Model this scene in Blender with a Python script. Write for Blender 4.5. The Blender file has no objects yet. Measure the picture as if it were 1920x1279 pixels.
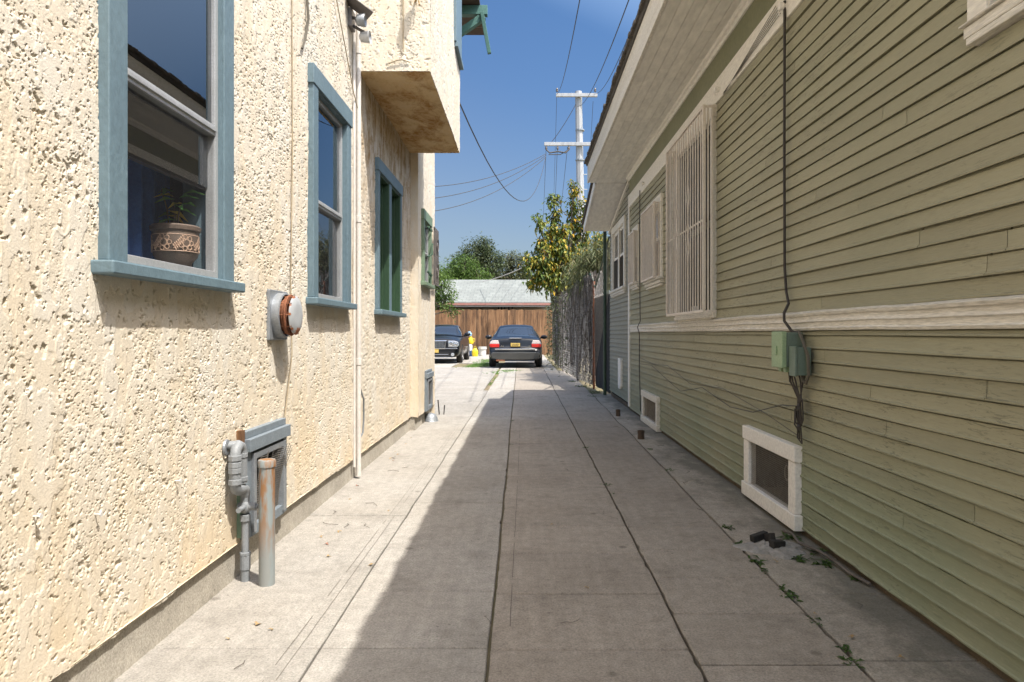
import bpy, bmesh, math, random
import numpy as np
from mathutils import Vector, Matrix
R = math.radians
rnd = random.Random(7)
scene = bpy.context.scene
COL = scene.collection

# ------------------------------------------------------------------ noise (numpy)
_tab = {}
def vnoise(u, v, seed=0):
    if seed not in _tab: _tab[seed] = np.random.RandomState(seed + 11).rand(256, 256)
    T = _tab[seed]
    iu = np.floor(u).astype(np.int64); iv = np.floor(v).astype(np.int64)
    fu = u - iu; fv = v - iv
    fu = fu*fu*fu*(fu*(fu*6-15)+10); fv = fv*fv*fv*(fv*(fv*6-15)+10)
    a = T[iu & 255, iv & 255]; b = T[(iu+1) & 255, iv & 255]
    c = T[iu & 255, (iv+1) & 255]; d = T[(iu+1) & 255, (iv+1) & 255]
    return (a*(1-fu)+b*fu)*(1-fv) + (c*(1-fu)+d*fu)*fv
def fbm(u, v, o=3, seed=0):
    s = 0; w = 1; t = 0
    for k in range(o):
        s = s + w*vnoise(u*2**k + 17.3*k, v*2**k + 5.1*k, seed+k); t += w; w *= .5
    return s/t
def sstep(a, b, x):
    t = np.clip((x-a)/(b-a), 0, 1); return t*t*(3-2*t)

# ------------------------------------------------------------------ mesh builder
class MB:
    def __init__(s): s.v = []; s.f = []; s.t = []; s.cur = .5; s.mi = []; s.m = 0
    def add(s, vs, fs):
        n = len(s.v); s.v += [tuple(p) for p in vs]
        for f in fs: s.f.append([i+n for i in f]); s.t.append(s.cur); s.mi.append(s.m)
    def box(s, x0, x1, y0, y1, z0, z1):
        s.add([(x0,y0,z0),(x1,y0,z0),(x1,y1,z0),(x0,y1,z0),(x0,y0,z1),(x1,y0,z1),(x1,y1,z1),(x0,y1,z1)],
              [(0,3,2,1),(4,5,6,7),(0,1,5,4),(1,2,6,5),(2,3,7,6),(3,0,4,7)]); return s
    def beam(s, a, b, w, h, up=(0,0,1)):
        a = Vector(a); b = Vector(b); d = (b-a).normalized(); u = Vector(up)
        x = d.cross(u)
        if x.length < 1e-4: x = d.cross(Vector((1,0,0)))
        x.normalize(); z = x.cross(d); x *= w/2; z *= h/2
        s.add([a-x-z, a+x-z, a+x+z, a-x+z, b-x-z, b+x-z, b+x+z, b-x+z],
              [(0,1,2,3),(7,6,5,4),(0,4,5,1),(1,5,6,2),(2,6,7,3),(3,7,4,0)]); return s
    def tube(s, pts, r, n=8, cap=True):
        pts = [Vector(p) for p in pts]; m = len(pts); rs = r if isinstance(r, (list, tuple)) else [r]*m
        vs = []; x = None
        for i, p in enumerate(pts):
            d = (pts[min(i+1, m-1)] - pts[max(i-1, 0)])
            if d.length < 1e-9: d = Vector((0,0,1))
            d.normalize()
            if x is None:
                x = d.cross(Vector((0,0,1)))
                if x.length < .05: x = d.cross(Vector((0,1,0)))
            x = (x - d*x.dot(d))
            if x.length < 1e-6: x = d.orthogonal()
            x.normalize(); y = d.cross(x)
            for k in range(n):
                a = 2*math.pi*k/n; vs.append(p + (x*math.cos(a) + y*math.sin(a))*rs[i])
        fs = [(i*n+k, i*n+(k+1)%n, (i+1)*n+(k+1)%n, (i+1)*n+k) for i in range(m-1) for k in range(n)]
        if cap: fs += [tuple(reversed(range(n))), tuple(range((m-1)*n, m*n))]
        s.add(vs, fs); return s
    def lathe(s, prof, c=(0,0,0), ax='z', n=24):
        vs = []
        for r, h in prof:
            for k in range(n):
                a = 2*math.pi*k/n; p = (r*math.cos(a), r*math.sin(a), h)
                if ax == 'x': p = (h, r*math.cos(a), r*math.sin(a))
                if ax == 'y': p = (r*math.cos(a), h, -r*math.sin(a))
                vs.append((p[0]+c[0], p[1]+c[1], p[2]+c[2]))
        fs = [(i*n+k, i*n+(k+1)%n, (i+1)*n+(k+1)%n, (i+1)*n+k) for i in range(len(prof)-1) for k in range(n)]
        s.add(vs, fs); return s
    def sphere(s, c, r, n=10):
        rr = r if isinstance(r, (list, tuple)) else (r,r,r)
        k = len(s.v); s.lathe([(max(.001, math.sin(math.pi*i/n)), -math.cos(math.pi*i/n)) for i in range(n+1)], n=n+2)
        for i in range(k, len(s.v)):
            p = s.v[i]; s.v[i] = (p[0]*rr[0]+c[0], p[1]*rr[1]+c[1], p[2]*rr[2]+c[2])
        return s
    def prism_y(s, poly, y0, y1):          # polygon in (x,z) swept along y
        n = len(poly)
        s.add([(x,y0,z) for x,z in poly]+[(x,y1,z) for x,z in poly],
              [tuple(range(n)), tuple(reversed(range(n,2*n)))]+[(i,n+i,n+(i+1)%n,(i+1)%n) for i in range(n)]); return s
    def poly(s, pts): s.add(pts, [tuple(range(len(pts)))]); return s
    def build(s, name, m, parent=None, bevel=0, smooth=False, fix=True, seg=2):
        me = bpy.data.meshes.new(name)
        o = Vector((0,0,0)); q = parent
        while q is not None: o += q.location; q = q.parent
        me.from_pydata([(p[0]-o.x, p[1]-o.y, p[2]-o.z) for p in s.v], [], s.f)
        at = me.attributes.new('tone', 'FLOAT', 'FACE'); at.data.foreach_set('value', s.t)
        for mm in (m if isinstance(m, (list, tuple)) else [m]): me.materials.append(mm)
        me.polygons.foreach_set('material_index', s.mi)
        if fix:
            b = bmesh.new(); b.from_mesh(me); bmesh.ops.recalc_face_normals(b, faces=b.faces); b.to_mesh(me); b.free()
        if smooth: me.shade_smooth(); me.set_sharp_from_angle(angle=R(42))
        ob = bpy.data.objects.new(name, me); COL.objects.link(ob)
        if parent is not None: ob.parent = parent
        if bevel:
            bv = ob.modifiers.new('bevel', 'BEVEL'); bv.width = bevel; bv.segments = seg; bv.limit_method = 'ANGLE'
        return ob

def npmesh(name, V, F, m, parent=None, tone=None, smooth=True):
    """V n x 3 numpy, F m x 4 numpy"""
    me = bpy.data.meshes.new(name)
    o = Vector((0,0,0)); q = parent
    while q is not None: o += q.location; q = q.parent
    V = np.asarray(V, dtype=np.float32) - np.array([o.x,o.y,o.z], dtype=np.float32)
    F = np.asarray(F, dtype=np.int32); k = F.shape[1]
    me.vertices.add(len(V)); me.vertices.foreach_set('co', V.ravel())
    me.loops.add(F.size); me.loops.foreach_set('vertex_index', F.ravel())
    me.polygons.add(len(F)); me.polygons.foreach_set('loop_start', np.arange(0, F.size, k, dtype=np.int32))
    me.update(calc_edges=True)
    if tone is not None:
        at = me.attributes.new('tone', 'FLOAT', 'FACE'); at.data.foreach_set('value', np.asarray(tone, dtype=np.float32))
    if m: me.materials.append(m)
    if smooth: me.shade_smooth()
    ob = bpy.data.objects.new(name, me); COL.objects.link(ob)
    if parent is not None: ob.parent = parent
    return ob

def tag(o, label=None, cat=None, group=None, kind=None):
    if label: o['label'] = label
    if cat: o['category'] = cat
    if group: o['group'] = group
    if kind: o['kind'] = kind
    return o
def thing(name, label, cat, loc=(0,0,0), group=None, rz=0):
    o = bpy.data.objects.new(name, None); COL.objects.link(o); o.location = loc; o.rotation_euler = (0,0,rz)
    o.empty_display_size = .1
    return tag(o, label, cat, group)
def part(name, parent):
    o = bpy.data.objects.new(name, None); COL.objects.link(o); o.parent = parent; o.empty_display_size = .1; return o

# ------------------------------------------------------------------ materials
class NT:
    def __init__(s, name):
        s.m = bpy.data.materials.new(name); s.m.use_nodes = True; s.t = s.m.node_tree; s.N = s.t.nodes; s.L = s.t.links
        s.b = s.N['Principled BSDF']; s.out = s.N['Material Output']
    def n(s, ty, ins=None, **kw):
        q = s.N.new(ty)
        for k, v in kw.items(): setattr(q, k, v)
        for k, v in (ins or {}).items():
            if hasattr(v, 'is_output') or isinstance(v, bpy.types.NodeSocket): s.L.new(v, q.inputs[k])
            else: q.inputs[k].default_value = v
        return q
    def pos(s, scale=(1,1,1), obj=False):
        if obj: src = s.n('ShaderNodeTexCoord').outputs['Object']
        else: src = s.n('ShaderNodeNewGeometry').outputs['Position']
        return s.n('ShaderNodeMapping', {'Vector': src, 'Scale': scale}).outputs[0]
    def noise(s, vec, scale, detail=4, rough=.55, dist=0):
        return s.n('ShaderNodeTexNoise', {'Vector': vec, 'Scale': scale, 'Detail': detail, 'Roughness': rough, 'Distortion': dist}).outputs['Fac']
    def ramp(s, fac, stops, interp='LINEAR'):
        q = s.n('ShaderNodeValToRGB', {'Fac': fac}); r = q.color_ramp; r.interpolation = interp
        while len(r.elements) > 1: r.elements.remove(r.elements[-1])
        for i, (p, c) in enumerate(stops):
            e = r.elements[0] if i == 0 else r.elements.new(p)
            e.position = p; c = (c,c,c) if isinstance(c, (int, float)) else c; e.color = (*c[:3], 1)
        return q.outputs[0]
    def mix(s, fac, a, b, mode='MIX'):
        q = s.n('ShaderNodeMix', data_type='RGBA', blend_type=mode)
        for i, v in ((0, fac), (6, a), (7, b)):
            if isinstance(v, bpy.types.NodeSocket): s.L.new(v, q.inputs[i])
            else: q.inputs[i].default_value = v if i == 0 else (*v, 1)
        return q.outputs[2]
    def math(s, op, a, b=0.0, c=0.0, clamp=False):
        q = s.n('ShaderNodeMath', operation=op, use_clamp=clamp)
        for i, v in enumerate((a, b, c)):
            if isinstance(v, bpy.types.NodeSocket): s.L.new(v, q.inputs[i])
            else: q.inputs[i].default_value = v
        return q.outputs[0]
    def tone(s): return s.n('ShaderNodeAttribute', attribute_name='tone').outputs['Fac']
    def bump(s, h, dist=.01, strength=1.0, prev=None):
        ins = {'Height': h, 'Distance': dist, 'Strength': strength}
        if prev is not None: ins['Normal'] = prev
        return s.n('ShaderNodeBump', ins).outputs[0]
    def fin(s, col=None, rough=.6, normal=None, metal=0, spec=.5, coat=0, **kw):
        b = s.b
        for k, v in (('Base Color', col), ('Roughness', rough), ('Normal', normal), ('Metallic', metal), ('Specular IOR Level', spec), ('Coat Weight', coat)):
            if v is None: continue
            if isinstance(v, bpy.types.NodeSocket): s.L.new(v, b.inputs[k])
            else: b.inputs[k].default_value = (*v, 1) if k == 'Base Color' else v
        return s.m

def pm(name, c1, c2=None, scale=8, rough=.6, bump=.0, bscale=None, stretch=(1,1,1), metal=0, spec=.4, coat=0, obj=False, tonev=0, speck=.12):
    """general worn material: two tones by noise, fine speckle, bump"""
    t = NT(name); v = t.pos(stretch, obj)
    c2 = c2 or tuple(c*.8 for c in c1)
    n1 = t.noise(v, scale, 5, .6)
    col = t.mix(t.ramp(n1, [(.3, 0), (.7, 1)]), c1, c2)
    n2 = t.noise(v, scale*14, 2, .6)
    if speck: col = t.mix(1.0, col, t.ramp(n2, [(.25, 1-speck*2), (.75, 1.0)]), 'MULTIPLY')
    if tonev: col = t.mix(1.0, col, t.ramp(t.tone(), [(0, 1-tonev), (1, 1+0*tonev)]), 'MULTIPLY')
    nrm = None
    if bump: nrm = t.bump(t.noise(v, bscale or scale*5, 5, .65), bump)
    return t.fin(col, t.ramp(n1, [(.2, rough*.88), (.8, min(1, rough*1.1))]), nrm, metal, spec, coat)

def glass_mat(name, tint=(.55,.6,.62), rough=0.0, boost=.06, wav=.0):
    t = NT(name); t.N.remove(t.b)
    fr = t.n('ShaderNodeFresnel', {'IOR': 1.52}).outputs[0]
    f = t.math('ADD', fr, boost, clamp=True)
    g = t.n('ShaderNodeBsdfGlossy', {'Color': (.95,.97,1,1), 'Roughness': rough})
    if wav:
        nb = t.bump(t.noise(t.pos(), 3.0, 2, .5), wav); t.L.new(nb, g.inputs['Normal'])
    tr = t.n('ShaderNodeBsdfTransparent', {'Color': (*tint, 1)})
    mx = t.n('ShaderNodeMixShader', {0: f, 1: tr.outputs[0], 2: g.outputs[0]})
    t.L.new(mx.outputs[0], t.out.inputs[0]); return t.m
def veil_mat(name, col, alpha):
    t = NT(name); t.N.remove(t.b)
    d = t.n('ShaderNodeBsdfDiffuse', {'Color': (*col, 1)}); tr = t.n('ShaderNodeBsdfTransparent')
    mx = t.n('ShaderNodeMixShader', {0: alpha, 1: tr.outputs[0], 2: d.outputs[0]})
    t.L.new(mx.outputs[0], t.out.inputs[0]); return t.m
def leaf_mat(name, stops, trans=.35, rough=.5):
    t = NT(name); c = t.ramp(t.tone(), stops)
    c = t.mix(1.0, c, t.ramp(t.noise(t.pos(), 9, 2), [(.3, .75), (.7, 1.0)]), 'MULTIPLY')
    t.fin(c, rough, None, 0, .35)
    tl = t.n('ShaderNodeBsdfTranslucent', {'Color': c})
    mx = t.n('ShaderNodeMixShader', {0: trans, 1: t.b.outputs[0], 2: tl.outputs[0]})
    t.L.new(mx.outputs[0], t.out.inputs[0]); return t.m

M = {}
def stucco_mat(name, dirt=0.0):
    t = NT(name); p = t.pos()
    big = t.noise(t.pos((1,1,.45)), 1.6, 4, .6)
    col = t.ramp(big, [(.28, (.65,.575,.465)), (.45, (.695,.645,.56)), (.6, (.675,.60,.485)), (.75, (.71,.675,.60))])
    col = t.mix(t.math('MULTIPLY', t.math('SUBTRACT', 1.0, t.tone()), .20), col, (.68,.54,.35))
    # yellow mineral staining that climbs from the foot of the wall
    sx = t.n('ShaderNodeSeparateXYZ', {0: t.n('ShaderNodeNewGeometry').outputs['Position']})
    z = sx.outputs['Z']
    low = t.math('MULTIPLY', t.ramp(t.math('MULTIPLY', z, .5), [(.05, 1), (.48, 0)]), t.ramp(t.noise(t.pos((1,1,.7)), 2.3, 4), [(.38, 0), (.62, 1)]))
    col = t.mix(t.math('MULTIPLY', low, .45), col, (.68,.49,.26))
    # run-off streaks
    st = t.ramp(t.noise(t.pos((3.5,3.5,.25)), 4, 4, .65), [(.52, 0), (.70, 1)])
    col = t.mix(t.math('MULTIPLY', st, .10 + dirt*.08), col, (.46,.36,.24))
    if dirt:
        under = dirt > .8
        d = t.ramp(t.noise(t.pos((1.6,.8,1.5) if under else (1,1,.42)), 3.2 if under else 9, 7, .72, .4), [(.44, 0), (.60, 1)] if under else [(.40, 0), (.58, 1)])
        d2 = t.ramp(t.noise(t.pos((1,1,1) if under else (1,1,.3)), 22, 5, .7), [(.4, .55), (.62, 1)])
        d = t.math('MULTIPLY', d, d2)
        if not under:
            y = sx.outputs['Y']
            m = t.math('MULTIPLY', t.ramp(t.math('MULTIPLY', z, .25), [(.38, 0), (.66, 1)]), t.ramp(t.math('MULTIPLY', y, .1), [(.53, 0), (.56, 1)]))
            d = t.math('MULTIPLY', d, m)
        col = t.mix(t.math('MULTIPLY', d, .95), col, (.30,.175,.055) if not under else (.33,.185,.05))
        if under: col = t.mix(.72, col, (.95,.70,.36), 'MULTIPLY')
    g = t.noise(p, 160, 3, .7)
    col = t.mix(1.0, col, t.ramp(g, [(.25, .84), (.7, 1.0)]), 'MULTIPLY')
    nb = t.bump(t.noise(p, 150, 4, .7), .003, .6)
    return t.fin(col, .92, nb, 0, .15)
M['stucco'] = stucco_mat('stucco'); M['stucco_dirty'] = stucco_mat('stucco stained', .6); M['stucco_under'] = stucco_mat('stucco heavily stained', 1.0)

def concrete_mat(name, c1, c2, stain=.5):
    t = NT(name); p = t.pos()
    a = t.noise(p, .9, 5, .6); col = t.mix(t.ramp(a, [(.3, 0), (.7, 1)]), c1, c2)
    col = t.mix(1.0, col, t.ramp(t.tone(), [(0, .70), (1, 1.0)]), 'MULTIPLY')
    # long tyre-side streaks along the drive
    s = t.noise(t.pos((7,.7,1)), 3, 5, .7); col = t.mix(1.0, col, t.ramp(s, [(.3, .86), (.62, 1.0)]), 'MULTIPLY')
    # blotches and oil spots
    o = t.ramp(t.noise(p, 2.7, 6, .7), [(.52, 0), (.72, 1)]); col = t.mix(t.math('MULTIPLY', o, stain), col, tuple(c*.5 for c in c2))
    vs = t.n('ShaderNodeTexVoronoi', {'Vector': p, 'Scale': 2.6, 'Randomness': 1.0}).outputs['Distance']
    sp = t.ramp(vs, [(.03, 1), (.07, 0)]); vs2 = t.n('ShaderNodeTexVoronoi', {'Vector': t.pos((1,1,1)), 'Scale': 17.0}).outputs['Distance']; sp = t.math('MAXIMUM', sp, t.math('MULTIPLY', t.ramp(vs2, [(.05, 1), (.13, 0)]), t.ramp(t.noise(p, 5, 2), [(.5, 0), (.62, 1)]))); col = t.mix(t.math('MULTIPLY', sp, .5), col, (.09,.075,.06))
    f = t.noise(p, 120, 4, .8); col = t.mix(1.0, col, t.ramp(f, [(.32, .55), (.60, 1.0)]), 'MULTIPLY')
    f2 = t.noise(p, 17, 6, .75); col = t.mix(1.0, col, t.ramp(f2, [(.32, .76), (.62, 1.0)]), 'MULTIPLY')
    nb = t.bump(f, .0016); nb = t.bump(f2, .004, .6, nb)
    return t.fin(col, .88, nb, 0, .25)
M['concrete'] = concrete_mat('driveway concrete', (.545,.515,.47), (.455,.42,.37), .6)
M['warm_concrete'] = concrete_mat('centre strip concrete', (.535,.475,.405), (.43,.375,.315), .6)
M['old_concrete'] = concrete_mat('old stained concrete', (.58,.515,.43), (.41,.37,.32), .6)
t_ = M['old_concrete'].node_tree; b_ = t_.nodes['Principled BSDF']; h_ = NT('damp stained concrete'); bpy.data.materials.remove(h_.m); h_.m = M['old_concrete']; h_.t = t_; h_.N = t_.nodes; h_.L = t_.links; h_.b = b_
src_ = b_.inputs['Base Color'].links[0].from_socket; xx_ = h_.n('ShaderNodeSeparateXYZ', {0: h_.pos()}).outputs['X']
ms_ = h_.math('ADD', h_.math('MULTIPLY', xx_, .5), h_.math('MULTIPLY', h_.noise(h_.pos((1,.6,1)), 4.0, 6, .72), .50))
h_.L.new(h_.mix(h_.math('MULTIPLY', h_.ramp(ms_, [(.88, 0), (1.0, 1)]), .62), src_, (.085,.085,.068)), b_.inputs['Base Color'])
M['foot'] = concrete_mat('foundation concrete', (.66,.61,.53), (.54,.49,.41), .4)

def siding_mat(name, c1, c2, low):
    t = NT(name); p = t.pos()
    n = t.noise(t.pos((1,.6,1)), 1.3, 4); col = t.mix(t.ramp(n, [(.3, 0), (.7, 1)]), c1, c2)
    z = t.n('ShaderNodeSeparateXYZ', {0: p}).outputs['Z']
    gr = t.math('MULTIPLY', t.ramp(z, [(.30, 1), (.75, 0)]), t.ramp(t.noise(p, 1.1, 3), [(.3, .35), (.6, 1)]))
    col = t.mix(gr, col, low)  # lower boards greener: cooler sky light put into the colour
    # weathering: flaking and hairline grain cracks along the boards
    cr = t.noise(t.pos((1,2.2,22)), 4, 6, .75, 1.2)
    k = t.math('MULTIPLY', t.ramp(cr, [(.555, 0), (.585, 1)]), t.ramp(t.noise(p, 1.7, 3), [(.42, 0), (.60, 1)]))
    col = t.mix(t.math('MULTIPLY', k, .5), col, (.06,.06,.04))
    ch = t.math('MULTIPLY', t.ramp(t.noise(t.pos((1,5,16)), 5, 4, .6), [(.61, 0), (.635, 1)]), t.ramp(z, [(.15, 1), (.9, .25)]))
    col = t.mix(t.math('MULTIPLY', ch, .45), col, (.36,.35,.25))
    col = t.mix(1.0, col, t.ramp(t.tone(), [(0, .86), (1, 1.0)]), 'MULTIPLY')
    col = t.mix(1.0, col, t.ramp(t.noise(t.pos((1,3,40)), 6, 4, .7), [(.3, .88), (.7, 1.0)]), 'MULTIPLY')
    nb = t.bump(t.noise(t.pos((1,1.5,30)), 5, 5, .7), .0016, .8); nb = t.bump(cr, .002, .5, nb)
    return t.fin(col, .62, nb, 0, .3)
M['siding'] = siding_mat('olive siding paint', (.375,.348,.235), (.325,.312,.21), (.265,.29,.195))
M['siding_rear'] = siding_mat('rear siding sky tint', (.33,.32,.26), (.29,.285,.235), (.24,.255,.19))  # greyer copy of the siding, sky light put into its colour
M['green_band'] = pm('olive trim paint', (.22,.22,.125), (.20,.205,.115), 2, .55)
M['cream_trim'] = pm('weathered cream trim', (.87,.83,.75), (.82,.775,.69), 3, .6, .0015, 60, (1,.4,2))
M['worn_trim'] = pm('flaking cream trim', (.88,.84,.76), (.74,.69,.60), 5, .65, .004, 30, (1,.25,3), speck=.2)
M['white_trim'] = pm('white painted board', (.88,.85,.80), (.85,.81,.755), 4, .55, .001, 50)
M['soffit'] = pm('cream soffit boards', (.90,.87,.80), (.87,.83,.75), 1.5, .6, .001, 40, (1,.3,1), tonev=.12)
M['blue_trim'] = pm('blue grey painted wood', (.150,.220,.258), (.122,.184,.222), 4, .55, .0025, 40, (1,1,.6), speck=.1)
M['sage_trim'] = pm('sage green painted wood', (.20,.285,.195), (.165,.24,.16), 4, .55, .002, 40)
M['green_trim'] = pm('dark green painted wood', (.045,.095,.05), (.035,.075,.04), 4, .5, .002, 40, (1,1,.4))
M['teal_trim'] = pm('teal painted beam', (.085,.20,.175), (.06,.155,.135), 5, .55, .002, 30)
M['alu'] = pm('dull aluminium frame', (.55,.56,.57), (.45,.46,.47), 10, .42, metal=.4)
M['dark_rail'] = pm('dark bronze rail', (.05,.05,.055), None, 10, .5)
M['galv'] = pm('galvanised grey metal', (.36,.385,.41), (.28,.30,.33), 9, .45, .001, 60, metal=.45)
M['grey_paint'] = pm('grey painted pipe', (.27,.285,.30), (.22,.235,.25), 14, .5, .0015, 60)
M['vent_blue'] = pm('grey blue vent paint', (.22,.26,.295), (.165,.195,.225), 9, .55, .002, 50)
M['rust'] = pm('rust', (.30,.115,.055), (.17,.065,.035), 20, .85, .002, 90)
t = NT('rust streaked pipe'); v = t.pos((1,1,.22))
zz = t.n('ShaderNodeSeparateXYZ', {0: t.pos()}).outputs['Z']
f = t.math('MULTIPLY', t.ramp(t.noise(v, 22, 5, .6), [(.40, 0), (.52, 1)]), t.ramp(zz, [(.12, .12), (.30, .75), (.52, 1)]))
t.fin(t.mix(f, (.27,.305,.31), (.30,.145,.055)), .6, t.bump(t.noise(t.pos(), 80, 4), .001), .25, .4); M['rusty_pipe'] = t.m
t = NT('rusted cap'); f = t.ramp(t.noise(t.pos(), 13, 3, .5), [(.53, 0), (.57, 1)])
t.fin(t.mix(f, (.45,.47,.49), (.36,.13,.055)), .6, t.bump(t.noise(t.pos(), 80, 4), .001), .3, .4); M['rusty_cap'] = t.m
M['pvc'] = pm('dirty white pipe', (.72,.68,.63), (.60,.56,.52), 6, .5, stretch=(1,1,.4))
M['black'] = pm('black rubber', (.018,.018,.018), (.028,.026,.024), 8, .6)
M['cable'] = pm('old dark cable', (.035,.032,.03), (.06,.05,.045), 10, .6)
M['cable_olive'] = pm('painted cable', (.12,.105,.08), (.09,.08,.06), 10, .6)
M['dark_in'] = pm('dark interior', (.035,.033,.03), (.025,.024,.023), 3, .9)
M['box_green'] = pm('pale green box', (.33,.45,.27), (.29,.40,.24), 8, .5)
M['box_teal'] = pm('grey teal box', (.16,.22,.18), (.13,.18,.15), 8, .5)
M['glass'] = glass_mat('window glass', (.84,.87,.88), 0, .09)
M['glass_wavy'] = glass_mat('old window glass', (.45,.48,.5), 0, -.03, .003)
M['tan_wire'] = pm('tan painted wire', (.42,.34,.23), (.34,.27,.18), 9, .7)
M['screen'] = veil_mat('insect screen', (.07,.07,.075), .14)
M['darkening_screen'] = veil_mat('darkening window screen', (.05,.045,.04), .72)  # screen veil added to darken the panes and the gaps behind the bars
M['sheer'] = veil_mat('sheer curtain', (.80,.80,.78), .8)
M['blind'] = pm('pale blind', (.50,.47,.42), (.40,.38,.34), 6, .7)
M['curtain_blue'] = pm('blue curtain cloth', (.08,.20,.55), (.055,.15,.42), 6, .85)
M['bars'] = pm('painted steel bars', (.80,.73,.65), (.68,.60,.52), 9, .5, .001, 60, (1,1,.3))
M['wire'] = pm('steel wire mesh', (.30,.28,.25), (.22,.19,.16), 20, .5, metal=.5)
M['terracotta'] = pm('brown glazed pot', (.19,.145,.115), (.135,.10,.08), 9, .5)
M['pot_relief'] = pm('rubbed copper relief', (.60,.42,.31), (.46,.31,.22), 20, .55)
M['soil'] = pm('dry soil', (.16,.12,.08), (.10,.075,.05), 8, .95, .02, 20)
M['shingle_edge'] = pm('dark shingle edge', (.07,.06,.052), (.14,.12,.10), 12, .95, .01, 30)
M['eave_wood'] = pm('dark eave boards', (.065,.042,.030), (.11,.075,.05), 4, .8, .003, 25, (1,6,1))
M['crack'] = pm('dirt in cracks', (.15,.125,.10), (.10,.085,.07), 12, .95)
M['ash'] = pm('grey ash', (.44,.42,.40), (.25,.24,.225), 26, .95, .02, 30)
M['char'] = pm('charred block', (.02,.018,.017), (.04,.036,.033), 12, .8, .004, 40)
M['pole'] = pm('white painted pole', (.44,.45,.47), (.34,.35,.37), 3, .6, .003, 20, (2,2,.3))
M['insul'] = pm('insulator', (.10,.09,.09), (.2,.18,.17), 10, .4)
M['weed'] = leaf_mat('weed leaves', [(0, (.04,.08,.018)), (1, (.10,.17,.04))])
M['dryleaf'] = pm('dry leaf', (.32,.20,.09), (.42,.31,.15), 30, .8)
M['redleaf'] = pm('rust red leaf', (.38,.13,.06), (.30,.10,.05), 30, .8)
M['paint'] = pm('black car paint', (.008,.009,.013), (.007,.008,.011), 2, .30, coat=.28, spec=.35, obj=True, speck=0)
M['bumper'] = pm('greyed black bumper', (.055,.055,.052), (.04,.04,.038), 3, .33, coat=.5, obj=True, speck=0)  # greyer than the body paint: ground reflection put into the colour
M['car_glass'] = glass_mat('tinted car glass', (.10,.12,.15), .02, .10)
M['chrome'] = pm('chrome', (.75,.75,.76), (.65,.65,.66), 20, .12, metal=1, obj=True, speck=0)
M['tyre'] = pm('tyre rubber', (.028,.027,.026), (.05,.046,.042), 9, .8, obj=True)
M['rim'] = pm('alloy rim', (.45,.45,.46), (.36,.36,.37), 9, .35, metal=.8, obj=True)
M['red_lens'] = pm('red lens', (.55,.02,.015), (.45,.015,.012), 9, .2, coat=.6, obj=True, speck=0)
M['white_lens'] = pm('clear lens', (.62,.52,.50), (.55,.48,.46), 9, .2, coat=.6, obj=True, speck=0)
M['lamp_lens'] = pm('clear headlamp', (.55,.57,.6), (.42,.44,.47), 14, .12, metal=.5, coat=1, obj=True, speck=0)
M['plate'] = pm('gold licence plate', (.62,.44,.12), (.55,.38,.10), 20, .5, obj=True)
M['plate_ink'] = pm('plate ink', (.05,.05,.06), None, 20, .5, obj=True)
M['seat'] = pm('dark car seat', (.06,.06,.065), None, 8, .8, obj=True)
M['yellow'] = pm('yellow plastic', (.75,.56,.02), (.65,.48,.02), 9, .45)
M['white_plastic'] = pm('white plastic', (.74,.73,.70), (.62,.60,.57), 12, .5)
M['blue_plastic'] = pm('blue plastic', (.05,.11,.26), None, 9, .5)
M['sky_plastic'] = pm('light blue bag', (.28,.50,.72), None, 9, .5)
M['garage_wall'] = pm('tan garage wall', (.36,.28,.20), (.30,.235,.17), 3, .85, .004, 40)
M['red_fascia'] = pm('faded red fascia', (.33,.12,.10), (.42,.24,.20), 6, .7, .003, 30, (.5,1,3))
M['grey_fascia'] = pm('grey fascia board', (.44,.40,.35), (.33,.30,.27), 6, .7)
t = NT('pale green shingles'); p = t.pos()
br = t.n('ShaderNodeTexBrick', {'Vector': t.n('ShaderNodeMapping', {'Vector': p}).outputs[0], 'Scale': 1.0, 'Mortar Size': .012, 'Brick Width': .35, 'Row Height': .30,
    'Color1': (.215,.228,.215,1), 'Color2': (.18,.19,.18,1), 'Mortar': (.12,.14,.13,1)}).outputs[0]
col = t.mix(1.0, br, t.ramp(t.noise(p, 1.4, 5), [(.3, .82), (.7, 1.0)]), 'MULTIPLY'); t.fin(col, .9, t.bump(t.noise(p, 40, 3), .004)); M['shingles'] = t.m
t = NT('stained fence boards'); p = t.pos((5,1,.4)); n = t.noise(p, 3.2, 6, .7, .5)
col = t.ramp(n, [(.32, (.06,.028,.013)), (.46, (.19,.095,.043)), (.58, (.29,.155,.072)), (.74, (.40,.25,.14))])
col = t.mix(1.0, col, t.ramp(t.tone(), [(0, .5), (.5, .85), (1, 1.0)]), 'MULTIPLY'); t.fin(col, .8, t.bump(t.noise(t.pos((20,1,.6)), 6, 4), .004)); M['fence_wood'] = t.m
M['bark'] = pm('grey bark', (.17,.135,.10), (.10,.08,.06), 8, .9, .02, 14, (1,1,.3))
M['dead_vine'] = pm('dead grey vine', (.235,.205,.18), (.13,.112,.098), 9, .9, .004, 40, (1,1,.3), tonev=.55)
M['link'] = pm('chain link wire', (.38,.36,.335), (.27,.255,.24), 12, .6, metal=.2)
M['dark_mesh'] = pm('black fence tarp', (.022,.022,.024), (.04,.038,.036), 3, .9, .01, 20, (3,3,.3))
M['green_post'] = pm('dark green post', (.035,.065,.04), (.05,.085,.055), 8, .5)
M['leaf_column'] = leaf_mat('drooping column leaves', [(0, (.025,.055,.012)), (.5, (.10,.165,.030)), (.70, (.24,.26,.045)), (.86, (.52,.40,.05)), (1, (.58,.33,.04))])
M['leaf_bamboo'] = leaf_mat('narrow grey green leaves', [(0, (.06,.09,.03)), (.6, (.17,.19,.08)), (1, (.36,.31,.17))])
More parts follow.
